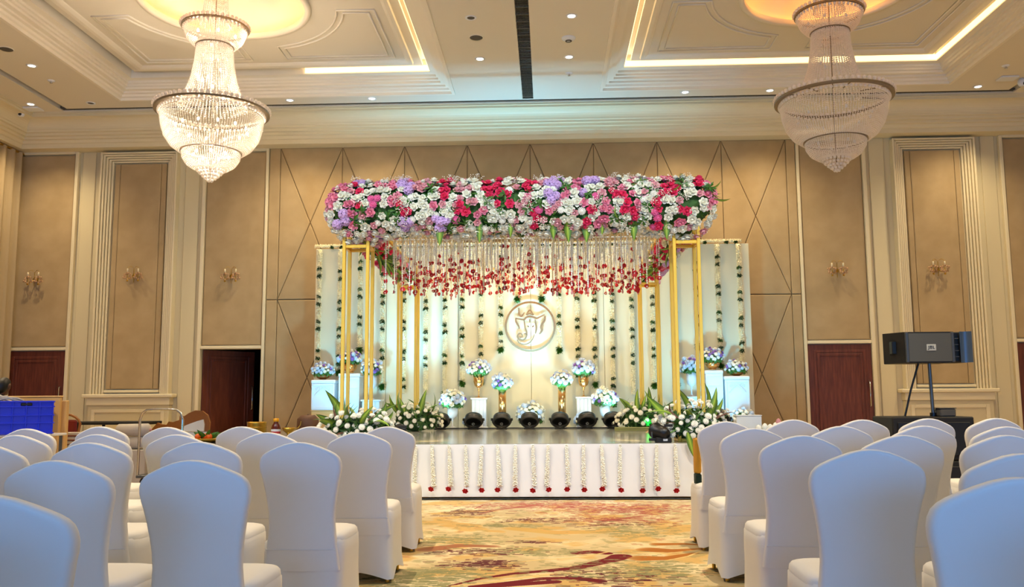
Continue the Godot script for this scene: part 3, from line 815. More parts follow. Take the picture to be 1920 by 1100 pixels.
	for k in 48: pts2.append(Vector3(cx + 1.24 * cos(TAU * k / 48), IH + 0.075, TZ + 1.24 * sin(TAU * k / 48)))
	st = S(); tube(st, pts2, 0.015, 5, true); obj("cove_lamp", st, M.glow_cove, t)
	for k in 8: omni("dome_light", Vector3(cx + 0.95 * cos(TAU * k / 8), IH + 0.06, TZ + 0.95 * sin(TAU * k / 8)), Color(1.0, 0.66, 0.24), 0.042, 0.1)
	cb("hook_plate", Vector3(cx + 0.45, IH + 0.36, TZ + 0.1), Vector3(cx + 0.75, IH + 0.385, TZ + 0.4), M.plaster_trim, t)
func _edge(a, h):
	var d = Vector2(cos(a), sin(a)); return d * (h / maxf(absf(d.x), absf(d.y)))

# ------------------------------------------------------------------ stage and backdrop
const SX0 := -4.4
const SX1 := 3.62
func stage():
	var s = thing("stage", Vector3(XC, 0, (SF + SB) / 2), "low platform with glossy grey marble-look top and white cloth skirt", "stage")
	var o = -s.position
	cb("platform", o + Vector3(SX0, 0.02, SB), o + Vector3(SX1, SH - 0.012, SF - 0.03), M.ply, s)
	cb("stage_top", o + Vector3(SX0 - 0.01, SH - 0.012, SB), o + Vector3(SX1 + 0.01, SH, SF - 0.005), M.stage_floor, s, 0.003)
	# skirt cloth with slack folds
	var st = S()
	var nx = 160; var ny = 14
	var P = func(i, j):
		var x = lerpf(SX0 - 0.02, SX1 + 0.02, float(i) / nx); var v = float(j) / ny
		var y = lerpf(SH - 0.004, 0.035, v)
		var z = 0.004 * sin(x * 5.1 + v * 3.0) * v + 0.003 * sin(x * 13.0 - v * 6.0) * v + 0.022 * v * v
		# loose diagonal creases towards the right end
		var dx = x - 0.95
		if dx > -0.5: z += 0.010 * v * (1.1 - v) * sin((dx * 9.0 - v * 11.0)) * clampf(dx + 0.5, 0, 1)
		return o + Vector3(x, y, SF + 0.004 + z)
	for i in nx:
		for j in ny: q(st, P.call(i, j), P.call(i, j + 1), P.call(i + 1, j + 1), P.call(i + 1, j))
	obj("skirt", st, M.skirt, s)
	for sx in [SX0 - 0.02, SX1 + 0.02]:
		cb("side_skirt", o + Vector3(sx - 0.004, 0.03, SB), o + Vector3(sx + 0.004, SH - 0.003, SF), M.skirt, s, 0.001)
	var cd = S(); var pts = []
	for k in 40: pts.append(Vector3(-1.6 + k * 0.09, 0.012, SF + 0.05 + 0.01 * sin(k * 1.3)))
	pts.append_array([Vector3(2.05, 0.02, SF + 0.06), Vector3(2.3, 0.06, SF + 0.06)])
	tube(cd, pts, 0.010, 6)
	meta(obj("power_cable", cd, M.black, null), "thin black power cable lying along the foot of the stage skirt", "cable")
	# backdrop: six boards
	var b = thing("stage_backdrop", Vector3(XC + 0.02, SH, BZ - 0.03), "tall cream panelled backdrop wall standing at the rear of the stage", "backdrop")
	var w = 7.86 / 6.0; var h = 3.885 - SH
	for k in 6:
		cb("backdrop_panel", Vector3(-3.93 + k * w + 0.003, 0, -0.02), Vector3(-3.93 + (k + 1) * w - 0.003, h, 0.03), M.backdrop, b, 0.003)
	for k in 7: cb("backdrop_batten", Vector3(clampf(-3.93 + k * w, -3.9, 3.9) - 0.03, 0, -0.07), Vector3(clampf(-3.93 + k * w, -3.9, 3.9) + 0.03, h, -0.021), M.ply, b, 0.003)
	emblem()

func emblem():
	var c = onz(994, 612, BZ + 0.03)
	var e = thing("elephant_emblem", c, "round polished gold line-work elephant head emblem fixed to the backdrop", "emblem")
	var R = 0.455
	var ring = S(false)
	for i in 64:
		var a0 = TAU * i / 64; var a1 = TAU * (i + 1) / 64
		var d0 = Vector3(cos(a0), sin(a0), 0); var d1 = Vector3(cos(a1), sin(a1), 0); var z = Vector3(0, 0, 0.018)
		q(ring, d0 * (R - 0.034) + z, d0 * R + z, d1 * R + z, d1 * (R - 0.034) + z)
		q(ring, d0 * R, d1 * R, d1 * R + z, d0 * R + z); q(ring, d0 * (R - 0.034), d0 * (R - 0.034) + z, d1 * (R - 0.034) + z, d1 * (R - 0.034))
	obj("ring", ring, M.gold, e)
	# strokes, in pixels of a 1192 x 1100 enlargement centred on the ring
	var P = func(a):
		var out = []
		for p in a: out.append(Vector3((p[0] - 585.0) / 430.0 * R, -(p[1] - 570.0) / 430.0 * R, 0.012))
		return out
	var stroke = func(called, pts, w):
		var cv := Curve3D.new()
		var v = P.call(pts)
		for k in v.size():
			var t = (v[mini(k + 1, v.size() - 1)] - v[maxi(k - 1, 0)]) * 0.17
			cv.add_point(v[k], -t, t)
		var bk = cv.tessellate_even_length(4, 0.012)
		var n = bk.size(); var st = S(false)
		var L = []; var Rr = []
		for k in n:
			var d = (bk[mini(k + 1, n - 1)] - bk[maxi(k - 1, 0)]).normalized()
			var nn = Vector3(-d.y, d.x, 0) * w * 1.35 * (0.35 + 0.65 * sin(PI * (0.08 + 0.84 * k / (n - 1.0))))
			L.append(bk[k] + nn); Rr.append(bk[k] - nn)
		var z = Vector3(0, 0, 0.012)
		for k in n - 1:
			q(st, Rr[k], Rr[k + 1], L[k + 1], L[k])
			q(st, L[k], L[k + 1], L[k + 1] - z, L[k] - z); q(st, Rr[k + 1], Rr[k], Rr[k] - z, Rr[k + 1] - z)
		obj(called, st, M.gold, e)
	stroke.call("trunk", [[480, 455], [492, 520], [500, 590], [525, 660], [520, 740], [470, 795], [400, 785], [370, 735], [395, 690], [440, 695], [452, 735], [425, 755], [405, 735]], 0.010)
	stroke.call("trunk_edge", [[660, 700], [620, 790], [560, 850], [480, 872], [400, 850], [362, 790]], 0.008)
	stroke.call("brow", [[350, 430], [400, 440], [480, 450], [520, 415], [580, 398], [650, 415], [700, 430], [770, 400], [830, 370]], 0.013)
	stroke.call("ear", [[345, 420], [345, 480], [390, 560], [400, 610]], 0.012)
	stroke.call("ear", [[840, 390], [835, 460], [790, 530], [770, 580], [785, 630], [740, 700]], 0.015)
	stroke.call("cheek", [[670, 450], [680, 520], [690, 600], [675, 690]], 0.011)
	stroke.call("tusk", [[480, 700], [500, 690], [520, 705]], 0.008)
	stroke.call("headdress_flame", [[395, 250], [395, 310], [405, 370], [440, 395], [490, 330]], 0.010)
	stroke.call("crown", [[520, 375], [545, 330], [580, 290], [615, 330], [645, 375]], 0.009)
	stroke.call("crown_band", [[530, 378], [580, 350], [640, 378]], 0.010)
	stroke.call("forehead_mark", [[580, 440], [580, 475], [580, 505]], 0.008)
	stroke.call("eye", [[535, 555], [552, 565], [565, 580]], 0.008); stroke.call("eye", [[620, 580], [635, 565], [650, 555]], 0.008)

# ------------------------------------------------------------------ chandeliers
func strands(prof, n, bead, gap):      # bead strands following a profile (r, y) all round
	var st = S(false)
	var cv := Curve2D.new()
	for p in prof: cv.add_point(p)
	var L = cv.get_baked_length()
	var m = int(L / gap)
	for i in n:
		var a = TAU * i / n
		for k in m:
			var p = cv.sample_baked((k + 0.5) * gap)
			octa(st, Vector3(cos(a) * p.x, p.y, sin(a) * p.x), bead * 0.66, gap * 0.52)
	return fin(st)
func hoop(r, y, w, h):
	var st = S(); lathe(st, [Vector2(r - w, y - h), Vector2(r + w, y - h), Vector2(r + w, y + h), Vector2(r - w, y + h), Vector2(r - w, y - h)], 56, Vector3.ZERO, Basis.IDENTITY, false)
	return fin(st)
func balls(r, y, n, s):
	var st = S()
	for k in n: sphere(st, Vector3(r * cos(TAU * k / n), y, r * sin(TAU * k / n)), s, 7, 5)
	return fin(st)
func chandeliers():
	var parts = []
	parts.append(["crown_strands", strands([Vector2(0.15, 2.98), Vector2(0.17, 2.62), Vector2(0.215, 2.32)], 30, 0.02, 0.03), "crystal"])
	parts.append(["upper_hoop", hoop(0.46, 2.30, 0.018, 0.014), "ring_metal"]); parts.append(["upper_drops", balls(0.48, 2.335, 44, 0.026), "crystal"]); parts.append(["upper_drops", balls(0.445, 2.265, 44, 0.022), "crystal"])
	parts.append(["upper_bowl_strands", strands([Vector2(0.44, 2.25), Vector2(0.40, 2.14), Vector2(0.33, 2.06), Vector2(0.27, 2.02)], 84, 0.018, 0.022), "crystal"])
	parts.append(["upper_bowl_hoop", hoop(0.265, 2.02, 0.008, 0.008), "ring_metal"])
	parts.append(["upper_bowl_strands", strands([Vector2(0.25, 2.01), Vector2(0.22, 1.95), Vector2(0.16, 1.91)], 50, 0.018, 0.022), "crystal"]); parts.append(["upper_drops", balls(0.17, 1.90, 12, 0.024), "crystal"])
	parts.append(["funnel_strands", strands([Vector2(0.25, 2.08), Vector2(0.27, 1.80), Vector2(0.315, 1.52), Vector2(0.41, 1.24), Vector2(0.50, 1.08)], 52, 0.022, 0.027), "crystal"])
	parts.append(["main_hoop", hoop(0.775, 1.03, 0.03, 0.015), "ring_metal"]); parts.append(["main_drops", balls(0.80, 1.075, 64, 0.030), "crystal"]); parts.append(["main_drops", balls(0.735, 0.985, 72, 0.024), "crystal"])
	var sp = S()
	for k in 4: tube(sp, [Vector3(0.4 * cos(TAU * k / 8), 1.06, 0.4 * sin(TAU * k / 8)), Vector3(0.76 * cos(TAU * k / 8), 1.03, 0.76 * sin(TAU * k / 8))], 0.01, 5)
	tube(sp, [Vector3(0, 0.1, 0), Vector3(0, 3.05, 0)], 0.009, 8)
	parts.append(["frame", fin(sp), "ring_metal"])
	parts.append(["bowl_strands", strands([Vector2(0.72, 0.96), Vector2(0.70, 0.80), Vector2(0.655, 0.65), Vector2(0.57, 0.52), Vector2(0.46, 0.44), Vector2(0.42, 0.43)], 120, 0.019, 0.0235), "crystal"])
	parts.append(["lower_hoop", hoop(0.42, 0.435, 0.01, 0.010), "ring_metal"])
	parts.append(["lower_bowl_strands", strands([Vector2(0.41, 0.425), Vector2(0.395, 0.34), Vector2(0.34, 0.25), Vector2(0.25, 0.19), Vector2(0.19, 0.175)], 84, 0.019, 0.0235), "crystal"])
	for e in [[0.185, 0.165, 22], [0.15, 0.125, 18], [0.11, 0.085, 14], [0.07, 0.05, 9], [0.03, 0.015, 5]]: parts.append(["tip_drops", balls(e[0], e[1], e[2], 0.023), "crystal"])
	var bulbs = []
	for k in 12: bulbs.append(Vector3(0.50 * cos(TAU * k / 12), 0.78, 0.50 * sin(TAU * k / 12)))
	for k in 7: bulbs.append(Vector3(0.25 * cos(TAU * k / 7 + 0.3), 0.40, 0.25 * sin(TAU * k / 7 + 0.3)))
	for k in 5: bulbs.append(Vector3(0.15 * cos(TAU * k / 5), 1.25 + 0.12 * k, 0.15 * sin(TAU * k / 5)))
	for k in 6: bulbs.append(Vector3(0.30 * cos(TAU * k / 6), 2.17, 0.30 * sin(TAU * k / 6)))
	for side in [-1, 1]:
		var at = Vector3(XC + side * TC, 4.265, TZ)
		at.x += -0.12 if side < 0 else 0.0
		var c = thing("chandelier", at, "tiered crystal bead chandelier, brightly lit with bulbs glowing" if side < 0 else "tiered crystal bead chandelier with its bulbs switched off", "chandelier", "")
		for p in parts:
			var o = mi(p[0], p[1], M[p[2]], c)
			if p[0].ends_with("strands") or p[0].ends_with("drops"): stuff(o)
		for b in bulbs: mi("bulb", G.ball, M.glow_bulb if side < 0 else M.white_gloss, c, Transform3D(Basis.from_scale(Vector3(0.018, 0.028, 0.018)), b))
		if side < 0:
			for k in [0, 3, 6, 9, 13, 16, 19, 22, 24, 27]: omni("chandelier_light", at + bulbs[k], Color(1.0, 0.92, 0.82), 0.34, 0.02)

# ------------------------------------------------------------------ canopy
const TX0 := -2.474
const TX1 := 1.819
const TF := -10.5
const TB := -14.4
const TW := 0.29
const TOP := 3.30
func canopy():
	var f = thing("canopy_frame", Vector3((TX0 + TX1) / 2, SH, (TF + TB) / 2), "tall gold-painted square-tube frame of four corner towers carrying the flower canopy", "canopy")
	var o = -f.position
	for x in [TX0, TX1 - TW]:
		for z in [TF - 0.30, TB - 0.30]:
			for dx in [0.0, TW]:
				for dz in [0.0, 0.30]:
					cb("post", o + Vector3(x + dx - 0.02, SH, z + dz - 0.02), o + Vector3(x + dx + 0.02, TOP, z + dz + 0.02), M.gold_paint, f, 0.004)
			for y in [SH + 0.02, 3.0, TOP]:
				for dz in [0.0, 0.30]: cb("crossbar", o + Vector3(x + 0.02, y - 0.02, z + dz - 0.016), o + Vector3(x + TW - 0.02, y + 0.02, z + dz + 0.016), M.gold_paint, f, 0.004)
				for dx in [0.0, TW]: cb("crossbar", o + Vector3(x + dx - 0.016, y - 0.02, z + 0.02), o + Vector3(x + dx + 0.016, y + 0.02, z + 0.28), M.gold_paint, f, 0.004)
	for z in [TF, TB - 0.3]: cb("top_beam", o + Vector3(TX0, TOP, z - 0.02), o + Vector3(TX1, TOP + 0.04, z + 0.02), M.gold_paint, f, 0.004)
	for x in [TX0, TX0 + TW, TX1 - TW, TX1]: cb("side_beam", o + Vector3(x - 0.02, TOP, TB - 0.3), o + Vector3(x + 0.02, TOP + 0.04, TF), M.gold_paint, f, 0.004)
	for k in 9:
		var z = TF - 0.42 - k * 0.44
		cb("hanging_rail", o + Vector3(TX0 + TW, TOP + 0.004, z - 0.008), o + Vector3(TX1 - TW, TOP + 0.019, z + 0.008), M.white_paint, f, 0.002)
	flower_beam()
	side_flowers()
	hanging_strings()

func put(called, mesh, mat_key, parent, pos, n, s):
	return mi(called, mesh, M[mat_key], parent, Transform3D(ybasis(n, rr(0, TAU)).scaled(Vector3.ONE * s), pos))
func pick_flower(px, py):
	# colour drifts read off the photograph: clusters of hot pink, rose pink and lilac in a white ground
	var best = 1e9; var kind = "w"
	for c in BEAM_CLUSTERS:
		var d = Vector2((px - c[0]) / c[2], (py - c[1]) / (c[2] * 1.15)).length()
		if d < best:
			best = d; kind = c[3]
	if best > 0.8: kind = "w" if r01() < 0.80 else "b"
	elif r01() < 0.12: kind = "w"
	return kind
const BEAM_CLUSTERS := [[632, 352, 20, "p"], [625, 375, 14, "p"], [668, 355, 12, "h"], [676, 345, 16, "l"], [642, 408, 18, "l"], [655, 395, 16, "p"], [668, 392, 16, "h"], [672, 420, 16, "h"], [655, 425, 14, "p"], [703, 378, 18, "m"], [700, 390, 12, "p"], [715, 345, 10, "p"], [735, 352, 12, "p"], [762, 350, 16, "l"], [768, 342, 10, "p"], [745, 375, 14, "p"], [755, 385, 18, "h"], [758, 416, 16, "l"], [785, 350, 16, "b"], [800, 345, 14, "b"], [784, 362, 10, "p"], [832, 350, 20, "h"], [830, 415, 18, "l"], [815, 388, 12, "p"], [865, 360, 14, "b"], [866, 392, 14, "h"], [858, 412, 18, "m"], [874, 405, 12, "h"], [890, 385, 14, "b"], [905, 400, 14, "p"], [930, 358, 28, "h"], [915, 350, 14, "h"], [948, 372, 16, "h"], [972, 385, 18, "b"], [988, 352, 14, "h"], [998, 345, 12, "h"], [1000, 385, 14, "h"], [985, 365, 12, "p"], [1010, 395, 14, "m"], [1002, 412, 12, "h"], [1042, 352, 22, "l"], [1040, 368, 16, "l"], [1060, 360, 14, "p"], [1085, 350, 14, "p"], [1112, 342, 16, "l"], [1090, 360, 12, "l"], [1030, 398, 12, "p"], [1075, 372, 10, "h"], [1100, 388, 12, "p"], [1120, 378, 18, "m"], [1132, 372, 10, "p"], [1155, 360, 18, "h"], [1150, 345, 16, "b"], [1178, 354, 16, "p"], [1188, 376, 12, "p"], [1180, 390, 14, "h"], [1135, 398, 14, "p"], [1110, 395, 10, "h"], [1095, 415, 14, "h"], [1122, 412, 12, "p"], [1182, 412, 14, "h"], [1225, 385, 18, "h"], [1228, 400, 14, "m"], [1252, 350, 22, "h"], [1245, 338, 12, "p"], [1258, 338, 8, "h"], [1232, 415, 16, "m"], [1238, 422, 12, "h"], [1285, 400, 16, "h"], [1288, 385, 12, "p"], [1308, 345, 16, "h"], [1325, 345, 16, "p"], [1330, 335, 12, "p"], [1280, 365, 12, "p"], [1335, 368, 18, "p"], [1342, 380, 14, "p"], [1282, 415, 14, "p"], [1322, 412, 10, "p"], [1215, 345, 8, "p"]]
func flower_of(kind, parent, pos, n, s):
	match kind:
		"w": put("white_rose", G.rose, "rose_white", parent, pos, n, s)
		"p": put("pink_rose", G.rose, "rose_pink", parent, pos, n, s)
		"b": put("blush_rose", G.rose, "rose_blush", parent, pos, n, s * 0.95)
		"h": put("crimson_rose", G.rose, "rose_hot", parent, pos, n, s)
		"m": put("magenta_carnation", G.mum, "rose_magenta", parent, pos, n, s * 1.1)
		"l": put("lilac_hydrangea", G.hydrangea, "lilac", parent, pos, n, s * 1.15)
		"v": put("violet_bloom", G.mum, "violet", parent, pos, n, s)
		"u": put("pale_blue_bloom", G.hydrangea, "pale_blue", parent, pos, n, s)
		_: put("white_chrysanthemum", G.mum, "mum_white", parent, pos, n, s)
func project(p: Vector3) -> Vector2:
	var c = cam.affine_inverse() * p
	return Vector2(960 + FOCAL * c.x / -c.z, 550 - FOCAL * c.y / -c.z)
func flower_beam():
	var x0 = -2.68; var x1 = 2.03; var yc = 3.46; var zc = TF - 0.08
	var b = thing("flower_beam", Vector3((x0 + x1) / 2, 3.1, zc), "thick front garland beam of white, pink, crimson and lilac blooms on the canopy", "flowers")
	var o = -b.position
	# foam and foliage core
	var core = S()
	tube(core, [o + Vector3(x0 + 0.08, yc, zc), o + Vector3(x0 + 0.2, yc, zc), o + Vector3(XC, yc, zc), o + Vector3(x1 - 0.2, yc, zc), o + Vector3(x1 - 0.08, yc, zc)], [0.12, 0.24, 0.25, 0.24, 0.12], 14)
	obj("foam_core", core, M.floral_foam, b)
	var fo = S(false)
	for i in 330:
		var t = rr(0, TAU); var x = rr(x0, x1); var n = Vector3(rr(-0.3, 0.3), sin(t), cos(t)).normalized()
		var edge = clampf(minf(x - x0, x1 - x) / 0.25, 0.35, 1.0)
		fo.append_from(G.foliage, 0, Transform3D(ybasis(n, t).scaled(Vector3.ONE * rr(0.07, 0.12)), o + Vector3(x, yc + sin(t) * 0.29 * edge, zc + cos(t) * 0.27 * edge)))
	stuff(mi("foliage", fo.commit(), M.green, b))
	# blooms on a jittered grid over the half of the roll that can be seen, with the ends closed
	var step = 0.083
	var nx = int((x1 - x0) / step)
	for i in nx + 1:
		for j in 13:
			var t = deg_to_rad(-108 + j * 18.0 + rr(-5, 5)); var x = x0 + (i + rr(-0.35, 0.35) + (0.5 if j % 2 else 0.0)) * step
			var edge = clampf(minf(x - x0, x1 - x) / 0.28, 0.0, 1.0); edge = 0.25 + 0.75 * sqrt(1 - pow(1 - edge, 2))
			var ry = 0.325 * edge * rr(0.92, 1.08); var rz = 0.29 * edge
			# ragged lower edge, deeper over the posts
			if t < -0.6: ry *= 1.0 + 0.10 * sin(x * 5.0) + (0.12 if x < -2.1 or x > 1.5 else 0.0)
			var n = Vector3((-1 if x < XC else 1) * (1 - edge) * 1.4 + rr(-0.25, 0.25), sin(t) + rr(-0.2, 0.2), cos(t) + rr(-0.2, 0.2))
			var p = Vector3(x, yc + sin(t) * ry, zc + cos(t) * rz)
			if r01() < 0.07: continue
			var px = project(p)
			var k = pick_flower(px.x, px.y)
			if k == "w" and r01() < 0.10: k = "c"
			flower_of(k, b, o + p, n, rr(0.088, 0.122))
	# baby's breath sprays and leaf sprigs
	for i in 40:
		var t = deg_to_rad(rr(-70, 100)); var p = Vector3(rr(x0 + 0.1, x1 - 0.1), yc + sin(t) * 0.36, zc + cos(t) * 0.33)
		put("gypsophila_spray", G.gyp, "mum_white", b, o + p, Vector3(rr(-0.4, 0.4), sin(t), cos(t)), rr(0.05, 0.075))
	for i in 34:
		var t = deg_to_rad(rr(-95, 95)); var p = Vector3(rr(x0 + 0.05, x1 - 0.05), yc + sin(t) * 0.34, zc + cos(t) * 0.31)
		put("leaf_sprig", G.foliage, "green_mid" if i % 3 == 0 else "green", b, o + p, Vector3(rr(-0.4, 0.4), sin(t) - 0.2, cos(t)), rr(0.07, 0.11))
	for e in [[825, 422, 446], [898, 417, 440], [1036, 405, 434], [1063, 405, 440], [1100, 398, 440], [1187, 410, 436], [1249, 418, 434], [1130, 405, 425], [900, 420, 438], [958, 420, 430]]:
		var p = onz(e[0], e[1] - 10, TF + 0.12); var l = (e[2] - e[1] + 26) / FOCAL * 10.5
		mi("striped_leaf", G.leaf_flat, M.leaf_striped, b, Transform3D(Basis(Vector3(1, 0, 0), Vector3(0, -1, 0), Vector3(0, 0, -1)) * Basis(Vector3.UP, rr(-0.5, 0.5)) * Basis.from_scale(Vector3(l * 1.5, l, l * 0.6)), o + p))
	for e in [[1262, 362, 1, 0.1], [1340, 358, 1, 0.2], [1150, 378, -0.2, -1.0], [1350, 370, 1, -0.5]]:
		var p = onz(e[0] - 12 * e[2], e[1] - 6 * e[3], TF + 0.2)
		mi("striped_leaf", G.leaf, M.leaf_striped, b, Transform3D(ybasis(Vector3(e[2], e[3], 0.3), 1.2).scaled(Vector3.ONE * 0.19), o + p))
func side_flowers():
	for s in [-1, 1]:
		var xb = TX0 + 0.10 if s < 0 else TX1 - 0.10
		var b = thing("flower_side_rail", Vector3(xb, 3.0, (TF + TB) / 2), "slim side garland of mixed blooms and leaves running back along canopy, %s side" % ("trolley" if s < 0 else "loudspeaker"), "flowers", "side garlands")
		var o = -b.position
		var core = S(); tube(core, [o + Vector3(xb, TOP - 0.06, TF - 0.3), o + Vector3(xb, TOP - 0.06, TB - 0.3)], 0.1, 8); obj("foam_core", core, M.floral_foam, b)
		for i in 110:
			var t = rr(-PI, PI); var z = lerpf(TF - 0.35, TB - 0.35, (i + r01()) / 110.0)
			var n = Vector3(cos(t), sin(t), rr(-0.3, 0.5)); var p = Vector3(xb + cos(t) * 0.15, TOP - 0.07 + sin(t) * 0.16, z)
			var k = ["w", "p", "h", "h", "l", "w", "p", "b"][rng.randi() % 8]
			flower_of(k, b, o + p, n, rr(0.09, 0.13))
		for i in 34:
			var z = lerpf(TF - 0.3, TB - 0.3, r01()); var n = Vector3(-s * rr(0.2, 1.0), rr(-1.0, -0.1), rr(0.0, 0.5))
			mi("striped_leaf", G.leaf, M.leaf_striped, b, Transform3D(ybasis(n, rr(0, TAU)).scaled(Vector3.ONE * rr(0.2, 0.34)), o + Vector3(xb, TOP - 0.12, z)))
		for i in 26:
			var z = lerpf(TF - 0.3, TB - 0.3, r01()); put("leaf_sprig", G.foliage, "green", b, o + Vector3(xb, TOP - 0.1, z), Vector3(-s * rr(0, 1), rr(-1, 0), rr(0, 0.6)), rr(0.10, 0.16))
func hanging_strings():
	var lbl = "thin cream flower string hanging under the canopy, tipped with red rose petals"
	for row in 9:
		var z = TF - 0.42 - row * 0.44
		var n = 33
		for i in n:
			var x = lerpf(TX0 + TW + 0.10, TX1 - TW - 0.10, (i + 0.5 + rr(-0.3, 0.3)) / n)
			var t = thing("hanging_flower_string", Vector3(x, TOP, z), lbl, "flower string", "strings hanging under the canopy")
			var L = rr(0.46 - 0.035 * row, 0.84 - 0.045 * row)
			var k = clampi(int((L - 0.37) / 0.1), 0, 4)
			mi("cord", G.hang[k], M.tuberose if rng.randi() % 3 else M.tuberose_white, t, Transform3D(Basis(Vector3.UP, rr(0, TAU)) * Basis.from_scale(Vector3(1, L / (0.42 + 0.1 * k), 1)), Vector3.ZERO))
			var m = 1 + (1 if r01() < 0.6 else 0) + (1 if r01() < 0.25 else 0)
			for j in m:
				var bs = ybasis(Vector3(rr(-1, 1), rr(-0.6, 0.6), rr(-1, 1)), rr(0, TAU)).scaled(Vector3.ONE * rr(0.045, 0.062))
				mi("rose_petal", G.petal, M.petal_red, t, Transform3D(bs, Vector3(rr(-0.01, 0.01), -L + 0.02 + j * rr(0.06, 0.16), rr(-0.01, 0.01))))
			if r01() < 0.3: mi("bud", G.bud, M.bud_pink, t, Transform3D(Basis.from_scale(Vector3.ONE * 0.045), Vector3(0, -L - 0.02, 0)))
	# the remaining short white threads between them
	var st = S()
	for row in 8:
		for i in 46:
			var x = lerpf(TX0 + TW + 0.10, TX1 - TW - 0.10, (i + rr(0.1, 0.9)) / 46); var z = TF - 0.6 - row * 0.44 + rr(-0.12, 0.12)
			st.append_from(G.hang[0], 0, Transform3D(Basis.from_scale(Vector3(0.9, rr(0.6, 1.0), 0.9)), Vector3(x, TOP + 0.005, z)))
	stuff(meta(mi("flower_threads", st.commit(), M.tuberose_white, null), "dense short white flower threads under the canopy between the petal-tipped strings", "flower threads"))

# ------------------------------------------------------------------ garlands
const ORD := ["first", "second", "third", "fourth", "fifth", "sixth", "seventh", "eighth", "ninth", "tenth", "eleventh", "twelfth", "thirteenth", "fourteenth", "fifteenth", "sixteenth"]
func garlands():
	var z = BZ + 0.085; var top = 3.86
	var left = [[970, 560, 1], [939, 655, 1], [902, 716, 1], [866.5, 718, 1], [833.6, 738, 1], [797.5, 745, 0], [756, 742, 0], [716, 724, 1], [674, 656, 1], [635, 697, 1], [595, 708, 0]]
	var right = [[1015.5, 560, 1], [1049, 656, 1], [1084, 700, 1], [1116.5, 720, 1], [1151, 756, 1], [1188, 744, 0], [1227, 722, 1], [1269, 722, 1], [1309, 650, 1], [1351.5, 684, 1], [1392.6, 690, 0]]
	for s in 2:
		var lst = left if s == 0 else right
		for k in lst.size():
			var g = lst[k]
			var bot = onz(g[0], g[1], z)
			var t = thing("backdrop_garland", Vector3(bot.x, top, z), "hanging cream tuberose garland with green tufts, %s from the elephant emblem, %s side" % [ORD[k], "trolley" if s == 0 else "loudspeaker"], "garland", "tuberose garlands on the backdrop")
			var L = top - bot.y - 0.04
			var short = g[1] < 600
			var y = 0.0; var n = int(ceil(L / 0.25)); var sl = L / n
			for i in n:
				mi("floret_length", G.seg[i % 2], M.tuberose, t, Transform3D(Basis(Vector3.UP, rr(0, TAU)) * Basis.from_scale(Vector3(1, sl / 0.25, 1)), Vector3(rr(-0.005, 0.005), -i * sl, 0)))
			y = rr(0.15, 0.45)
			while y < L - 0.22 and not short:
				put("leaf_tuft", G.tuft, "green_dark" if r01() < 0.5 else "green", t, Vector3(0, -y, 0.01), Vector3(rr(-0.15, 0.15), 1, rr(-0.15, 0.15)), rr(0.9, 1.1))
				put("leaf_tuft", G.tuft, "green_dark", t, Vector3(0, -y - 0.135, 0.01), Vector3(rr(-0.15, 0.15), 1, rr(-0.15, 0.15)), rr(0.9, 1.1))
				y += rr(0.44, 0.56)
			if g[2]: put("end_tassel", G.tuft_big, "green", t, Vector3(0, -L - 0.02, 0.01), Vector3(0, 1, 0), 1.0)
	var tg = thing("backdrop_top_garland", Vector3(XC + 0.02, 3.925, BZ + 0.02), "cream tuberose garland with green tufts lying along the backdrop's top edge", "garland")
	var x = -3.95
	while x < 3.7:
		mi("floret_length", G.seg[0], M.tuberose, tg, Transform3D(Basis(Vector3.BACK, PI / 2) * Basis.from_scale(Vector3(0.75, 1, 0.75)), Vector3(x, 0.01, 0))); x += 0.25
	x = -3.62
	while x < 3.9:
		put("leaf_tuft", G.tuft, "green_dark", tg, Vector3(x, -0.01, 0.03), Vector3(0.3, 1, 0.2), 0.8); put("leaf_tuft", G.tuft, "green_dark", tg, Vector3(x + 0.16, -0.01, 0.03), Vector3(-0.3, 1, 0.2), 0.8); x += 0.55
	# strings down the stage skirt
	var sx = [1265, 1231, 1202, 1162.5, 1127.5, 1094, 1062, 1027.7, 998.6, 966.5, 933, 903.5, 873, 842, 809.6, 779]
	for k in sx.size():
		var p = onz(sx[k], 831, SF + 0.03)
		var t = thing("skirt_flower_string", Vector3(p.x, SH - 0.005, SF + 0.035), "white flower string ending in a red bud on stage skirt, %s counted from trailing leaf" % ORD[k], "flower string", "flower strings on the stage skirt")
		mi("florets", G.skirt_string[k % 3], M.tuberose_white, t, Transform3D(Basis.from_euler(Vector3(-0.05, rr(0, TAU), rr(-0.015, 0.015))), Vector3.ZERO))
		var hy = rr(-0.515, -0.49)
		mi("rose_bud", G.rose, M.petal_red, t, Transform3D(ybasis(Vector3(rr(-0.3, 0.3), -0.6, 1)).scaled(Vector3.ONE * 0.062), Vector3(0, hy, 0.035)))
		var cd = S(); tube(cd, [Vector3(0, -0.46, 0.02), Vector3(0, hy, 0.03)], 0.003, 4); obj("thread", cd, M.tuberose_white, t)

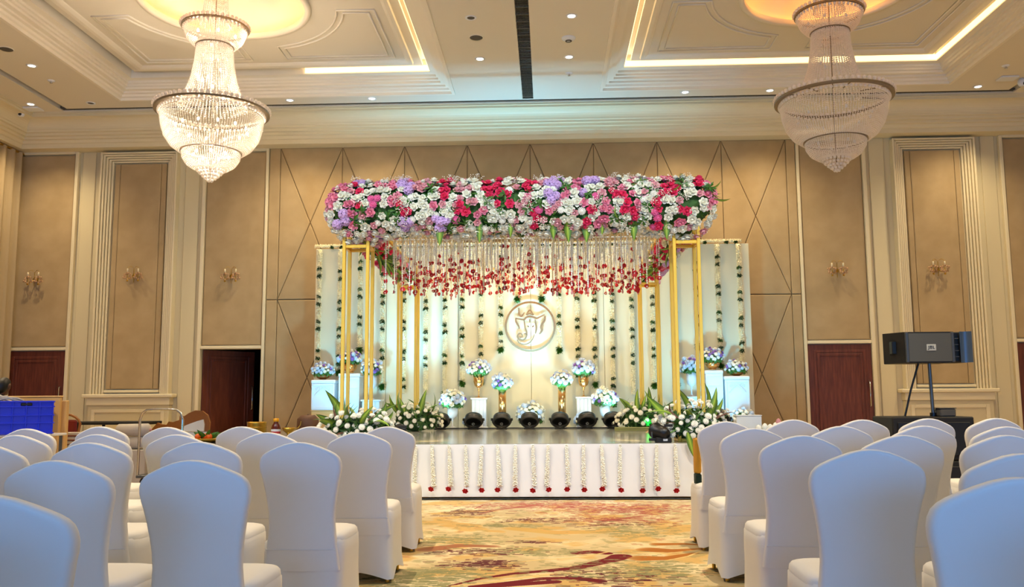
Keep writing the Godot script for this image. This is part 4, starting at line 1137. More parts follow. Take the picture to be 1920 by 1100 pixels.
# ------------------------------------------------------------------ things standing on the stage
func bouquet(at, rx, ry, n, kinds, label, tag_ = "bouquet", group = "", leaf_n = 10, fs = 0.085):
	var b = thing("flower_" + tag_, at, label, "flowers", group)
	var core = S(); sphere(core, Vector3(0, ry * 0.25, 0), 1.0, 9, 6, Vector3(rx * 0.62, ry * 0.5, rx * 0.5)); obj("foam_core", core, M.floral_foam, b)
	n = int(n * 1.7)
	for i in n:
		var u = 1.0 - 1.25 * (i + 0.5) / n; var a = i * 2.39996; var r = sqrt(maxf(0.0, 1 - u * u))
		var d = Vector3(r * cos(a), u, r * sin(a))
		var p = Vector3(d.x * rx * 0.86, ry * 0.3 + d.y * ry * 0.68, d.z * rx * 0.72) * rr(0.9, 1.1)
		flower_of(kinds[rng.randi() % kinds.size()], b, p, d + Vector3(rr(-0.3, 0.3), rr(-0.1, 0.4), rr(-0.3, 0.3)), fs * rr(0.85, 1.15))
	for i in leaf_n:
		var a = TAU * i / leaf_n + rr(-0.2, 0.2); var d = Vector3(cos(a), rr(-0.5, 0.4), sin(a))
		put("leaf_sprig", G.foliage, "green" if i % 2 else "green_mid", b, Vector3(d.x * rx * 0.75, ry * 0.12, d.z * rx * 0.65), d, rx * rr(0.25, 0.4))
	return b
func goblet(px, rim_y, base_y, w, z, m, label):
	var p = onz(px, base_y, z); var h = onz(px, rim_y, z).y - p.y; var r = w * 0.5 * absf(z) / FOCAL
	var g = thing("goblet_vase", p, label, "vase", "")
	var st = S(); lathe(st, [Vector2(0, h * 0.42), Vector2(r * 0.35, h * 0.43), Vector2(r * 0.8, h * 0.52), Vector2(r * 0.95, h * 0.68), Vector2(r, h), Vector2(r * 0.94, h), Vector2(r * 0.88, h * 0.7), Vector2(0, h * 0.5)], 24); obj("bowl", st, m, g)
	st = S(); lathe(st, [Vector2(r * 0.16, h * 0.05), Vector2(r * 0.12, h * 0.2), Vector2(r * 0.13, h * 0.30), Vector2(r * 0.26, h * 0.34), Vector2(r * 0.14, h * 0.38), Vector2(r * 0.34, h * 0.43)], 16); obj("stem", st, m, g)
	st = S(); lathe(st, [Vector2(0, 0), Vector2(r * 0.7, 0), Vector2(r * 0.68, h * 0.015), Vector2(r * 0.3, h * 0.04), Vector2(r * 0.15, h * 0.06)], 24); obj("foot", st, m, g)
	return p + Vector3(0, h, 0)
func bowl_vase(px, rim_y, base_y, w, z, m, label):
	var p = onz(px, base_y, z); var h = onz(px, rim_y, z).y - p.y; var r = w * 0.5 * absf(z) / FOCAL
	var g = thing("bowl_vase", p, label, "vase")
	var st = S(); lathe(st, [Vector2(0, h * 0.1), Vector2(r * 0.5, h * 0.12), Vector2(r * 0.85, h * 0.4), Vector2(r, h), Vector2(r * 0.93, h), Vector2(r * 0.75, h * 0.4), Vector2(0, h * 0.25)], 24); obj("bowl", st, m, g)
	st = S(); lathe(st, [Vector2(0, 0), Vector2(r * 0.5, 0), Vector2(r * 0.45, h * 0.12)], 20); obj("foot_ring", st, m, g)
	return p + Vector3(0, h, 0)
func pedestal(x0, x1, y_top, base, z, style, label):
	var a = onz(x0, y_top, z); var b = onz(x1, y_top, z)
	var w = b.x - a.x; var h = a.y - base; var d = w * 0.92
	var p = thing("pedestal", Vector3((a.x + b.x) / 2, base, z - d / 2), label, "pedestal")
	if style == "fluted":
		cb("top_slab", Vector3(-w / 2, h - 0.03, -d / 2), Vector3(w / 2, h, d / 2), M.white_gloss, p, 0.006)
		cb("core", Vector3(-w * 0.42, 0.02, -d * 0.42), Vector3(w * 0.42, h - 0.03, d * 0.42), M.white_gloss, p, 0.004)
		for k in 4:
			var xa = -w * 0.45 + k * w * 0.9 / 4 + 0.008; var xb = xa + w * 0.9 / 4 - 0.016
			cb("front_slat", Vector3(xa, 0.02, d * 0.42), Vector3(xb, h - 0.03, d * 0.46), M.white_gloss, p, 0.006)
		cb("base_slab", Vector3(-w * 0.48, 0, -d * 0.48), Vector3(w * 0.48, 0.025, d * 0.48), M.white_gloss, p, 0.005)
	else:
		cb("body", Vector3(-w * 0.47, 0, -d * 0.47), Vector3(w * 0.47, h - 0.06, d * 0.47), M.white_gloss, p, 0.006)
		cb("cap", Vector3(-w / 2, h - 0.06, -d / 2), Vector3(w / 2, h, d / 2), M.white_gloss, p, 0.012)
		for e in [[-w * 0.47, -w * 0.40, 0.02, h - 0.065], [w * 0.40, w * 0.47, 0.02, h - 0.065], [-w * 0.40, w * 0.40, 0.02, 0.05], [-w * 0.40, w * 0.40, h - 0.10, h - 0.065]]:
			cb("border", Vector3(e[0], e[2], d * 0.47), Vector3(e[1], e[3], d * 0.47 + 0.014), M.white_gloss, p, 0.004)
		if style == "arch":
			var pts = []
			var s0 = w * 0.33
			for e in [[-1, 0.30], [-0.86, 0.36], [-0.80, 0.44], [-0.62, 0.47], [-0.52, 0.56], [-0.34, 0.58], [-0.22, 0.66], [0, 0.74]]: pts.append(Vector3(e[0] * s0, h - 0.13 - (0.74 - e[1]) * w * 0.75, d * 0.47 + 0.006))
			for k in range(6, -1, -1): pts.append(Vector3(-pts[k].x, pts[k].y, pts[k].z))
			var st = S(); tube(st, pts, 0.010, 6); obj("arch_moulding", st, M.white_gloss, p)
			for s in [-1, 1]:
				for e in [[0.8, 0.035], [0.62, 0.02], [0.4, 0.012]]:
					st = S(); var sp = []
					for k in 14: sp.append(Vector3(s * (s0 * e[0] + 0.022 * (1 - k / 20.0) * cos(k * 0.7)), h - 0.13 - e[1] + 0.022 * (1 - k / 20.0) * sin(k * 0.7), d * 0.47 + 0.005))
					tube(st, sp, 0.005, 5); obj("scroll", st, M.white_gloss, p)
		else:
			cb("inset_line", Vector3(-w * 0.36, h * 0.72, d * 0.47), Vector3(w * 0.36, h * 0.735, d * 0.47 + 0.012), M.white_gloss, p, 0.003)
func par_light(px, col, aim, energy, ang, label, zz = 0.0):
	var p = ony(px, 804, SH); p.z = -14.93
	if zz != 0.0: p.z = zz
	var q0 = onz(px, 800, p.z); p.x = q0.x
	var L = thing("par_light", Vector3(p.x, SH, p.z), label, "stage light", "black par lights along the backdrop foot")
	var c = Vector3(0, 0.165 if zz == 0.0 else 0.19, 0); var dir: Vector3 = (aim - (L.position + c)).normalized()
	var vis = Vector3(0, 0.80, -0.60) if zz == 0.0 else Vector3(0, 0.45, -0.89)
	var bs = ybasis(vis)
	var st = S(); lathe(st, [Vector2(0, -0.012), Vector2(0.06, -0.015), Vector2(0.11, -0.022), Vector2(0.122, -0.05), Vector2(0.145, -0.05), Vector2(0.15, 0.0), Vector2(0.145, 0.05), Vector2(0.135, 0.05), Vector2(0.13, 0.03)], 28, c, bs)
	var hs = obj("housing", st, M.black, L)
	st = S(); lathe(st, [Vector2(0.121, -0.045), Vector2(0.124, -0.062), Vector2(0.144, -0.062), Vector2(0.152, -0.045), Vector2(0.152, -0.02)], 28, c, bs); obj("rim", st, M.rim_grey, hs)
	st = S(); lathe(st, [Vector2(0.13, 0.028), Vector2(0.0, 0.034)], 24, c, bs); obj("lamp_lens", st, M.glow_par, L)
	st = S(); var yk = []
	for k in 11:
		var a = PI * k / 10.0; yk.append(Vector3(cos(a) * 0.165, c.y - sin(a) * (c.y - 0.02), 0.03 * sin(a)))
	tube(st, yk, 0.011, 6)
	var yo = obj("yoke", st, M.black_soft, L)
	for s in [-1, 1]:
		st = S(); lathe(st, [Vector2(0, 0.15), Vector2(0.022, 0.15), Vector2(0.022, 0.185), Vector2(0, 0.185)], 10, c, Basis(Vector3(0, -s, 0), Vector3(s, 0, 0), Vector3(0, 0, 1))); obj("knob", st, M.black_soft, yo)
	st = S(); lathe(st, [Vector2(0.008, 0), Vector2(0.008, 0.012), Vector2(0.026, 0.012), Vector2(0.026, 0)], 14, Vector3(0, c.y - 0.075, 0.075), Basis(Vector3(1, 0, 0), Vector3(0, 0, 1), Vector3(0, -1, 0))); obj("power_socket", st, M.steel_grey, L)
	cb("foot", Vector3(-0.09, 0, -0.03), Vector3(0.09, 0.012, 0.07), M.black_soft, L, 0.003)
	if energy > 0: spot("par_beam", L.position + c + vis * 0.07, aim, col, energy, ang, 0.08)
func arrangement(at, rx, ry, n, leaves, label):
	var b = thing("floor_arrangement", at, label, "flowers", "")
	var core = S(); sphere(core, Vector3(0, ry * 0.35, 0), 1.0, 9, 6, Vector3(rx * 0.6, ry * 0.36, rx * 0.45)); obj("foam_core", core, M.floral_foam, b)
	var fo = S(false)
	for i in 70:
		var d = Vector3(rr(-1, 1), rr(-0.1, 1), rr(-1, 1)).normalized()
		fo.append_from(G.foliage, 0, Transform3D(ybasis(d, i).scaled(Vector3.ONE * rr(0.09, 0.15)), Vector3(d.x * rx * 0.72, ry * 0.3 + d.y * ry * 0.42, d.z * rx * 0.5)))
	stuff(mi("foliage", fo.commit(), M.green_dark, b))
	for i in n:
		var u = 1.0 - 1.3 * (i + 0.5) / n; var a = i * 2.39996; var r = sqrt(maxf(0, 1 - u * u))
		var d = Vector3(r * cos(a), u, r * sin(a)); var k = rr(0.8, 1.12)
		put("white_chrysanthemum", G.mum, "mum_white", b, Vector3(d.x * rx * 0.95, maxf(0.03, ry * 0.34 + d.y * ry * 0.6), d.z * rx * 0.65) * k, d + Vector3(0, 0.2, 0.2), rr(0.06, 0.105))
	for i in leaves:
		var a = TAU * i / leaves + rr(-0.3, 0.3); var d = Vector3(cos(a) * rr(0.5, 1.2), rr(0.35, 1.3), sin(a) * 0.8)
		mi("striped_leaf", G.leaf, M.leaf_striped, b, Transform3D(ybasis(d, rr(0, TAU)).scaled(Vector3.ONE * rr(0.36, 0.54)), Vector3(d.x * rx * 0.4, ry * 0.4, d.z * rx * 0.3)))
	for i in 26:
		var a = rr(0, TAU); var d = Vector3(cos(a), rr(0.3, 1.6), sin(a))
		mi("grass_blade", G.blade, M.green_mid if i % 3 else M.stem_brown, b, Transform3D(ybasis(d, rr(0, TAU)).scaled(Vector3.ONE * rr(0.3, 0.45)), Vector3(d.x * rx * 0.3, ry * 0.25, d.z * rx * 0.25)))
	return b
func stage_things():
	var z = -15.35
	var cool = ["c", "u", "w", "v", "u", "c", "c"]; var white = ["c", "c", "w", "u"]
	# centre pairs
	for s in [0, 1]:
		var side = "trolley" if s == 0 else "loudspeaker"
		var X = func(a, b): return a if s == 0 else b
		pedestal(X.call(882, 1079), X.call(914, 1111), X.call(745.5, 743.5), SH, z, "fluted", "low white fluted pedestal under a gold goblet, %s side of emblem" % side)
		var t = goblet(X.call(897.5, 1094.5), X.call(701, 701), X.call(745.5, 743.5), 20, z - 0.14, M.gold, "shiny gold goblet vase standing on white fluted pedestal, %s side" % side)
		bouquet(t, 0.215, 0.24, 30, cool, "blue-white bouquet in the gold goblet, %s side of emblem" % side, "bouquet", "bouquets on the stage", 10, 0.08)
		# gold cylinder on a thin spike
		var c0 = onz(X.call(942, 1054), X.call(778, 777), z + 0.02); var top = onz(X.call(942, 1054), X.call(728, 722), z + 0.02)
		var v = thing("cylinder_vase", Vector3(c0.x, SH, z + 0.02), "tall gold cylinder vase raised on a thin rod, %s side of emblem" % side, "vase")
		var st = S(); lathe(st, [Vector2(0.0, c0.y - SH - 0.02), Vector2(0.03, c0.y - SH), Vector2(0.066, c0.y - SH + 0.01), Vector2(0.068, top.y - SH), Vector2(0.060, top.y - SH), Vector2(0.058, c0.y - SH + 0.03), Vector2(0, c0.y - SH + 0.03)], 24); obj("cylinder", st, M.gold, v)
		st = S(); lathe(st, [Vector2(0.006, 0.01), Vector2(0.006, c0.y - SH - 0.015)], 8); lathe(st, [Vector2(0, 0), Vector2(0.09, 0), Vector2(0.09, 0.012), Vector2(0, 0.014)], 20); obj("rod_stand", st, M.gold, v)
		bouquet(Vector3(c0.x, top.y, z + 0.02), 0.185, 0.26, 28, cool, "blue-white bouquet in the gold cylinder, %s side of emblem" % side, "bouquet", "bouquets on the stage", 12, 0.075)
		t = goblet(X.call(848.5, 1135), X.call(762, 758), X.call(801, 800), 20, z + 0.12, M.white_gloss, "white goblet vase standing on the stage, %s side of emblem" % side)
		bouquet(t, 0.235, 0.28, 32, ["c", "c", "u", "w", "v"], "loose white and blue bouquet in white floor goblet, %s side" % side, "bouquet", "bouquets on the stage", 12, 0.085)
		bouquet(Vector3(onz(X.call(885, 1094), 795, -15.22).x, SH + 0.06, -15.22), 0.16, 0.18, 18, ["c", "u", "u"], "small low bouquet before the fluted pedestal, %s side" % side, "bouquet", "bouquets on the stage", 8, 0.075)
		# three tall white stands at the ends of the backdrop
		pedestal(X.call(583, 1358), X.call(628, 1406), X.call(712, 705), X.call(0.96, 0.86), z + 0.15, "arch", "white pedestal with carved arch front, outermost at the backdrop, %s side" % side)
		var pb = onz(X.call(604, 1382), 790, z + 0.15)
		var bx = thing("plywood_box", Vector3(pb.x, SH, z - 0.06), "plain plywood box under the carved arch pedestal, %s side" % side, "box")
		cb("box_body", Vector3(-0.2, 0, -0.2), Vector3(0.2, X.call(0.96, 0.86) - SH - 0.012, 0.2), M.ply, bx); cb("box_lid", Vector3(-0.21, X.call(0.96, 0.86) - SH - 0.012, -0.21), Vector3(0.21, X.call(0.96, 0.86) - SH, 0.21), M.ply, bx, 0.003)
		t = bowl_vase(X.call(605.5, 1381), X.call(703, 697), X.call(711, 704.5), 26, z - 0.05, M.gold_wood, "shallow brown bowl on the carved arch pedestal, %s side" % side)
		bouquet(t, 0.21, 0.20, 34, ["c", "u", "c", "v"], "dome of small white blooms in brown bowl, %s side" % side, "bouquet", "bouquets on the stage", 14, 0.065)
		pedestal(X.call(634, 1322), X.call(675, 1356), X.call(700, 694), SH, z + 0.1, "plain", "tall plain white pedestal beside the carved arch pedestal, %s side" % side)
		t = bowl_vase(X.call(656, 1336), X.call(680, 677), X.call(699, 693), 29, z - 0.08, M.gold, "round gold bowl on the tall plain pedestal, %s side" % side)
		bouquet(t, 0.22, 0.22, 32, ["c", "u", "v", "c"], "white and violet bouquet in round gold bowl, %s side" % side, "bouquet", "bouquets on the stage", 12, 0.075)
		pedestal(X.call(676, 1280), X.call(714, 1318), X.call(749, 743), SH, z + 0.1, "fluted", "low white fluted pedestal behind the canopy post, %s side" % side)
		t = goblet(X.call(697, 1297), X.call(702, 698), X.call(748, 742), 19, z - 0.05, M.white_gloss, "white goblet vase on low pedestal behind canopy post, %s side" % side)
		bouquet(t, 0.20, 0.26, 28, cool, "blue and violet bouquet in white goblet behind canopy post, %s side" % side, "bouquet", "bouquets on the stage", 12, 0.08)
	bouquet(Vector3(onz(995, 795, -15.25).x, SH + 0.10, -15.42), 0.27, 0.34, 40, white, "wide low white bouquet on the stage under the emblem", "bouquet", "bouquets on the stage", 14, 0.085)
	bouquet(Vector3(onz(1388, 795, -14.9).x, SH + 0.10, -14.75), 0.22, 0.22, 22, ["c", "u"], "low white bouquet at the foot of outermost arch pedestal", "bouquet", "bouquets on the stage", 10, 0.08)
	# stage lights
	var pl = [757, 826, 888, 941, 993, 1050, 1101, 1149, 1212]
	for k in pl.size():
		var ax = onz(pl[k], 600, BZ).x
		par_light(pl[k], Color(0.50, 0.82, 1.0), Vector3(ax + (XC - ax) * 0.08, 3.6, BZ), PAR_E if k < 8 else 0.0, 32.0, "black flat par light on stage floor, %s along from the trolley side" % ORD[k])
	for s in [[640, 1.0], [1350, 1.0]]: par_light(s[0], Color(0.42, 0.82, 1.0), Vector3(onz(640 if s[0] < 900 else 1350, 700, BZ).x, 2.5, BZ), 3.2, 52.0, "black flat par light before the arch pedestal, %s side" % ("trolley" if s[0] < 900 else "loudspeaker"), -13.9)
	var gp = ony(1213, 806, SH)
	spot("plant_uplight", Vector3(onz(1213, 800, -14.2).x, SH + 0.06, -13.95), Vector3(onz(1213, 760, -14.3).x, 0.95, -14.35), Color(0.15, 1.0, 0.45), 0.5, 35.0, 0.03)
	# floor arrangements at the four canopy feet
	arrangement(Vector3(-2.30, SH, TF - 0.12), 0.50, 0.42, 120, 10, "large white chrysanthemum arrangement with long leaves, front canopy foot, trolley side")
	arrangement(Vector3(1.72, SH, TF - 0.10), 0.46, 0.48, 130, 10, "large white chrysanthemum arrangement trailing a leaf, front canopy foot, loudspeaker side")
	arrangement(Vector3(onz(782, 790, TB).x, SH, TB + 0.1), 0.46, 0.45, 80, 10, "white chrysanthemum arrangement at the rear canopy foot, trolley side")
	arrangement(Vector3(onz(1206, 790, TB).x, SH, TB + 0.1), 0.48, 0.48, 80, 11, "white chrysanthemum arrangement at the rear canopy foot, loudspeaker side, lit green")
	var tl = onz(1292, 820, SF + 0.06)
	var hl = thing("trailing_leaf", tl, "single large striped green leaf hanging over the stage edge", "leaf")
	mi("blade", G.leaf_flat, M.leaf_striped, hl, Transform3D(Basis(Vector3(0, 0, 1), deg_to_rad(14)) * Basis(Vector3(1, 0, 0), Vector3(0, -1, 0), Vector3(0, 0, -1)) * Basis.from_scale(Vector3(0.36, 0.30, 0.12)), Vector3(-0.02, 0.06, 0.02)))
	# spotlight lying at the front edge
	for s in 2: edge_spot(s)
	var st = S()
	var m0 = onz(1187, 804, -14.1)
	var mt = thing("bamboo_bundle", Vector3(m0.x, SH, -13.95), "flat bundle of yellow-green reeds lying on the stage by rear flowers", "bundle")
	for k in 6: cb("reed", Vector3(-0.3, 0.0 + (k / 3) * 0.03, -0.06 + (k % 3) * 0.04), Vector3(0.3, 0.028 + (k / 3) * 0.03, -0.025 + (k % 3) * 0.04), M.bamboo, mt, 0.006)
	var cp = []
	for k in 60: cp.append(Vector3(-3.0 + k * 0.09, SH + 0.012, -15.12 + 0.06 * sin(k * 0.9) + 0.03 * sin(k * 2.3)))
	st = S(); tube(st, cp, 0.011, 6); meta(obj("light_cable", st, M.cable, null), "dark blue-black cable looping between the par lights on stage", "cable")
const EDGE_E := 7.0
func edge_spot(s):
	var x = onz(1238, 820, TF + 0.1).x if s == 1 else onz(742, 820, TF + 0.1).x
	var sp = thing("spotlight", Vector3(x, SH, TF + 0.12), "black spotlight on the stage edge beside the front flowers, %s side" % ["trolley", "loudspeaker"][s], "stage light")
	var c = Vector3(0, 0.12, 0); var aim = Vector3(XC + (1.9 if s == 0 else -1.9), 1.8, BZ)
	var d = (aim - sp.position - c).normalized(); var bs = ybasis(d)
	var st = S(); lathe(st, [Vector2(0, -0.12), Vector2(0.05, -0.12), Vector2(0.075, -0.06), Vector2(0.085, 0.07), Vector2(0.095, 0.075), Vector2(0.095, 0.10), Vector2(0.085, 0.10), Vector2(0.08, 0.08)], 20, c, bs); obj("housing", st, M.black, sp)
	st = S(); lathe(st, [Vector2(0.08, 0.08), Vector2(0, 0.084)], 16, c, bs); obj("lamp_lens", st, M.glow_lamp, sp)
	for e in [-1, 1]: cb("barn_door", Vector3(e * 0.09 - 0.05, 0.02 + 0.08 * (e + 1), 0.03), Vector3(e * 0.09 + 0.05, 0.05 + 0.08 * (e + 1), 0.045), M.black_soft, sp, 0.002)
	cb("base", Vector3(-0.06, 0, -0.09), Vector3(0.12, 0.06, 0.08), M.black_soft, sp); cb("badge", Vector3(0.02, 0.02, 0.08), Vector3(0.07, 0.045, 0.083), M.white_text, sp, 0.001)
	st = S(); tube(st, [Vector3(-0.1, 0.12, 0), Vector3(-0.1, 0.03, 0.02), Vector3(0.1, 0.03, 0.02), Vector3(0.1, 0.12, 0)], 0.010, 6); obj("yoke", st, M.steel_grey, sp)
	spot("edge_beam", sp.position + c + d * 0.12, aim, Color(1.0, 0.86, 0.55), EDGE_E, 38.0, 0.06)
const PAR_E := 4.8

# ------------------------------------------------------------------ chairs
func chair_outline():
	return [Vector2(0.196, 0.30), Vector2(0.189, 0.36), Vector2(0.180, 0.42), Vector2(0.173, 0.48), Vector2(0.169, 0.54), Vector2(0.171, 0.60), Vector2(0.178, 0.66), Vector2(0.188, 0.72), Vector2(0.198, 0.77), Vector2(0.206, 0.80), Vector2(0.210, 0.83), Vector2(0.208, 0.855), Vector2(0.201, 0.876), Vector2(0.187, 0.893), Vector2(0.168, 0.906), Vector2(0.142, 0.919), Vector2(0.108, 0.934), Vector2(0.068, 0.949), Vector2(0.032, 0.957), Vector2(0.0, 0.959)]
func back_z(x, y):
	var t = clampf((y - 0.42) / 0.54, -0.3, 1.0)
	return 0.205 + 0.075 * t * t * (1 if t > 0 else -0.2) + 0.02 * t - 0.35 * x * x
func chair_back():
	var o = chair_outline(); var n = o.size(); var st = S()
	var nrm = []
	for i in n:
		var a = o[maxi(i - 1, 0)]; var b = o[mini(i + 1, n - 1)]
		if i == n - 1: nrm.append(Vector2(0, 1))
		else:
			var d = (b - a).normalized(); nrm.append(Vector2(d.y, -d.x))
	# cross-section of the rim: (inset, depth)
	var sec = [Vector2(0.022, 0.026), Vector2(0.012, 0.0265), Vector2(0.004, 0.021), Vector2(0.0, 0.010), Vector2(0.0, -0.010), Vector2(0.004, -0.021), Vector2(0.012, -0.0265), Vector2(0.022, -0.026)]
	var P = func(i, s, sx):
		var p = o[i] - nrm[i] * sec[s].x
		if i == n - 1: p.x = 0.0
		return Vector3(sx * maxf(p.x, 0.0), p.y, back_z(p.x, p.y) + sec[s].y)
	for i in n - 1:
		for s in 7:
			q(st, P.call(i, s, 1), P.call(i, s + 1, 1), P.call(i + 1, s + 1, 1), P.call(i + 1, s, 1))
			q(st, P.call(i, s, -1), P.call(i + 1, s, -1), P.call(i + 1, s + 1, -1), P.call(i, s + 1, -1))
		# faces
		for f in [0, 7]:
			var A = P.call(i, f, 1); var B = P.call(i + 1, f, 1)
			var m = 8
			for k in m:
				var u0 = -1.0 + 2.0 * k / m; var u1 = -1.0 + 2.0 * (k + 1) / m
				var g = func(Q, u): return Vector3(Q.x * u, Q.y, back_z(Q.x * u, Q.y) + sec[f].y)
				if f == 0: q(st, g.call(A, u0), g.call(A, u1), g.call(B, u1), g.call(B, u0))
				else: q(st, g.call(A, u0), g.call(B, u0), g.call(B, u1), g.call(A, u1))
	return fin(st)
func chair_skirt():
	var st = S()
	# rings of a rounded square from the seat edge down; the hem arches up between the feet
	var ring = func(y, hx, zf, zb, k, hem):
		var out = []
		var c = Vector2(0, (zf + zb) / 2); var hz = (zb - zf) / 2
		for i in 40:
			var t = TAU * (i + 0.5) / 40
			var d = Vector2(cos(t), sin(t))
			var r = pow(pow(absf(d.x), k) + pow(absf(d.y), k), -1.0 / k)
			var p = d * r
			var corner = clampf(minf(absf(p.x), absf(p.y)), 0, 1)
			out.append(Vector3(p.x * hx * (1.0 - hem * 0.10 * (1 - corner)), y + hem * (1 - pow(corner, 1.5)) * 0.065, c.y + p.y * hz * (1.0 - hem * 0.08 * (1 - corner))))
		return out
	var rings = [ring.call(0.455, 0.19, -0.21, 0.20, 7.0, 0.0), ring.call(0.435, 0.208, -0.232, 0.215, 7.0, 0.0), ring.call(0.38, 0.210, -0.236, 0.217, 7.0, 0.0), ring.call(0.25, 0.208, -0.238, 0.224, 8.0, 0.25), ring.call(0.11, 0.213, -0.243, 0.240, 9.0, 0.5), ring.call(0.012, 0.224, -0.252, 0.256, 12.0, 0.85)]
	for j in rings.size() - 1:
		for i in 40:
			var i2 = (i + 1) % 40
			q(st, rings[j + 1][i], rings[j][i], rings[j][i2], rings[j + 1][i2])
	return fin(st)
func chair_seat():
	var st = S(); var hx = 0.205
	var rows = [[0.0, 0.0, 0.487], [0.5, 0.5, 0.486], [0.8, 0.82, 0.482], [0.93, 0.94, 0.474], [0.985, 0.985, 0.460], [1.0, 1.0, 0.44]]
	for j in rows.size() - 1:
		for i in 40:
			var f = func(r, t):
				var d = Vector2(cos(t), sin(t)); var k = 6.0
				var s = pow(pow(absf(d.x), k) + pow(absf(d.y), k), -1.0 / k)
				return Vector3(d.x * s * hx * r[0], r[2], -0.02 + d.y * s * 0.222 * r[1])
			var t0 = TAU * (i + 0.5) / 40; var t1 = TAU * (i + 1.5) / 40
			q(st, f.call(rows[j + 1], t0), f.call(rows[j], t0), f.call(rows[j], t1), f.call(rows[j + 1], t1))
	return fin(st)
func chairs():
	var cb_ = chair_back(); var cs = chair_skirt(); var ct = chair_seat()
	var lg = S(); tube(lg, [Vector3(0, 0, 0), Vector3(0, 0.10, 0)], 0.013, 8); var leg = fin(lg)
	var sm = S(); var sp = []
	for k in 9:
		var x = -0.178 + 0.356 * k / 8.0; sp.append(Vector3(x, 0.405, 0.2265 - 0.35 * x * x + 0.004))
	tube(sm, sp, 0.0035, 5); var seam = fin(sm)
	# rows counted from the stage: [depth of the chair tops, apex pixels aisle outward]
	var rows = [
		[-6.72, [[726, 799], [585.5, 799], [454, 799], [316, 800], [189, 799], [52, 803]], [[1360, 789.5], [1484, 786], [1617, 786], [1737.6, 782], [1863, 780]]],
		[-5.60, [[672, 810], [501, 810], [331, 814], [185, 813.5], [34, 815]], [[1410, 802.5], [1574.7, 798], [1730.5, 797.5], [1884, 799]]],
		[-4.45, [[563, 828], [375, 827.5], [167, 829], [-25, 832], -3.4], [[1502, 815.5], [1691.6, 815], [1881, 815], 2.87]],
		[-3.27, [[363.6, 861.5], [109, 862], -2.40, -2.94], [[1631, 841.5], [1917, 849], 2.33, 2.87]],
		[-2.22, [[-18, 935], -1.95, -2.49], [[1903, 893], 1.75, 2.29]]]
	var behind = [[-1.1, [-1.35, -1.89, -2.43, -2.97], [1.2, 1.74, 2.28, 2.82]], [0.02, [-1.35, -1.89, -2.43, -2.97], [1.2, 1.74, 2.28, 2.82]]]
	for r in rows.size() + behind.size():
		for s in [1, 2]:
			var row = rows[r] if r < rows.size() else behind[r - rows.size()]
			for k in row[s].size():
				var a = row[s][k]
				var w = row[0] - (0.06 if s == 2 else 0.0)
				var p = onz(a[0], a[1], w) if a is Array else Vector3(a, 0.959, w)
				var c = thing("banquet_chair", Vector3(p.x, 0, w - 0.28), "white stretch-covered chair, %s from the aisle, %s row from stage, %s side" % [ORD[k], ORD[r], "trolley" if s == 1 else "loudspeaker"], "chair", "white covered banquet chairs")
				var k_y = clampf(p.y / 0.959, 0.955, 1.02)
				c.rotation.y = rng.randf_range(-0.03, 0.03)
				var xf = Transform3D(Basis.from_scale(Vector3(1, k_y, 1)), Vector3.ZERO)
				var br = mi("backrest", cb_, M.cover, c, xf); mi("seat", ct, M.cover, c, xf); mi("skirt", cs, M.cover, c, xf); mi("back_seam", seam, M.cover, br)
				for e in [[-0.175, -0.20], [0.175, -0.20], [-0.175, 0.195], [0.175, 0.195]]: mi("leg", leg, M.brass, c, Transform3D(Basis.IDENTITY, Vector3(e[0], 0, e[1])))
	# cloth hung over the first chair of the front row, loudspeaker side
	var p = onz(1307, 826, -7.06)
	var cl = thing("folded_cloth", p, "folded yellow cloth with dark green hem hanging beside a covered chair", "cloth")
	var st = S()
	for part in [[0.02, -0.25, "yellow_cloth"], [-0.25, -0.34, "green_cloth"]]:
		st = S()
		for k in 10:
			var x0 = -0.025 + 0.005 * k; var x1 = x0 + 0.005
			for b in 2:
				var z0 = 0.02 * sin(k * 1.2) - 0.05 * b; var z1 = 0.02 * sin((k + 1) * 1.2) - 0.05 * b
				q(st, Vector3(x0, part[1], z0), Vector3(x1, part[1], z1), Vector3(x1 * 0.8, part[0], z1), Vector3(x0 * 0.8, part[0], z0))
		cbox(st, Vector3(0, (part[0] + part[1]) / 2, -0.02), Vector3(0.045, absf(part[1] - part[0]), 0.12), 0.012)
		obj("fold", st, M[part[2]], cl)

# ------------------------------------------------------------------ along the walls
func side_things():
	for e in [[67, 522, "first", "trolley"], [253, 515, "second", "trolley"], [435, 516, "third", "trolley"], [1568, 505, "first", "loudspeaker"], [1757, 502, "second", "loudspeaker"]]: sconce(e)
	speaker_stack()
	crate_corner()
	trolley_group()
	stage_side_items()
	washes()

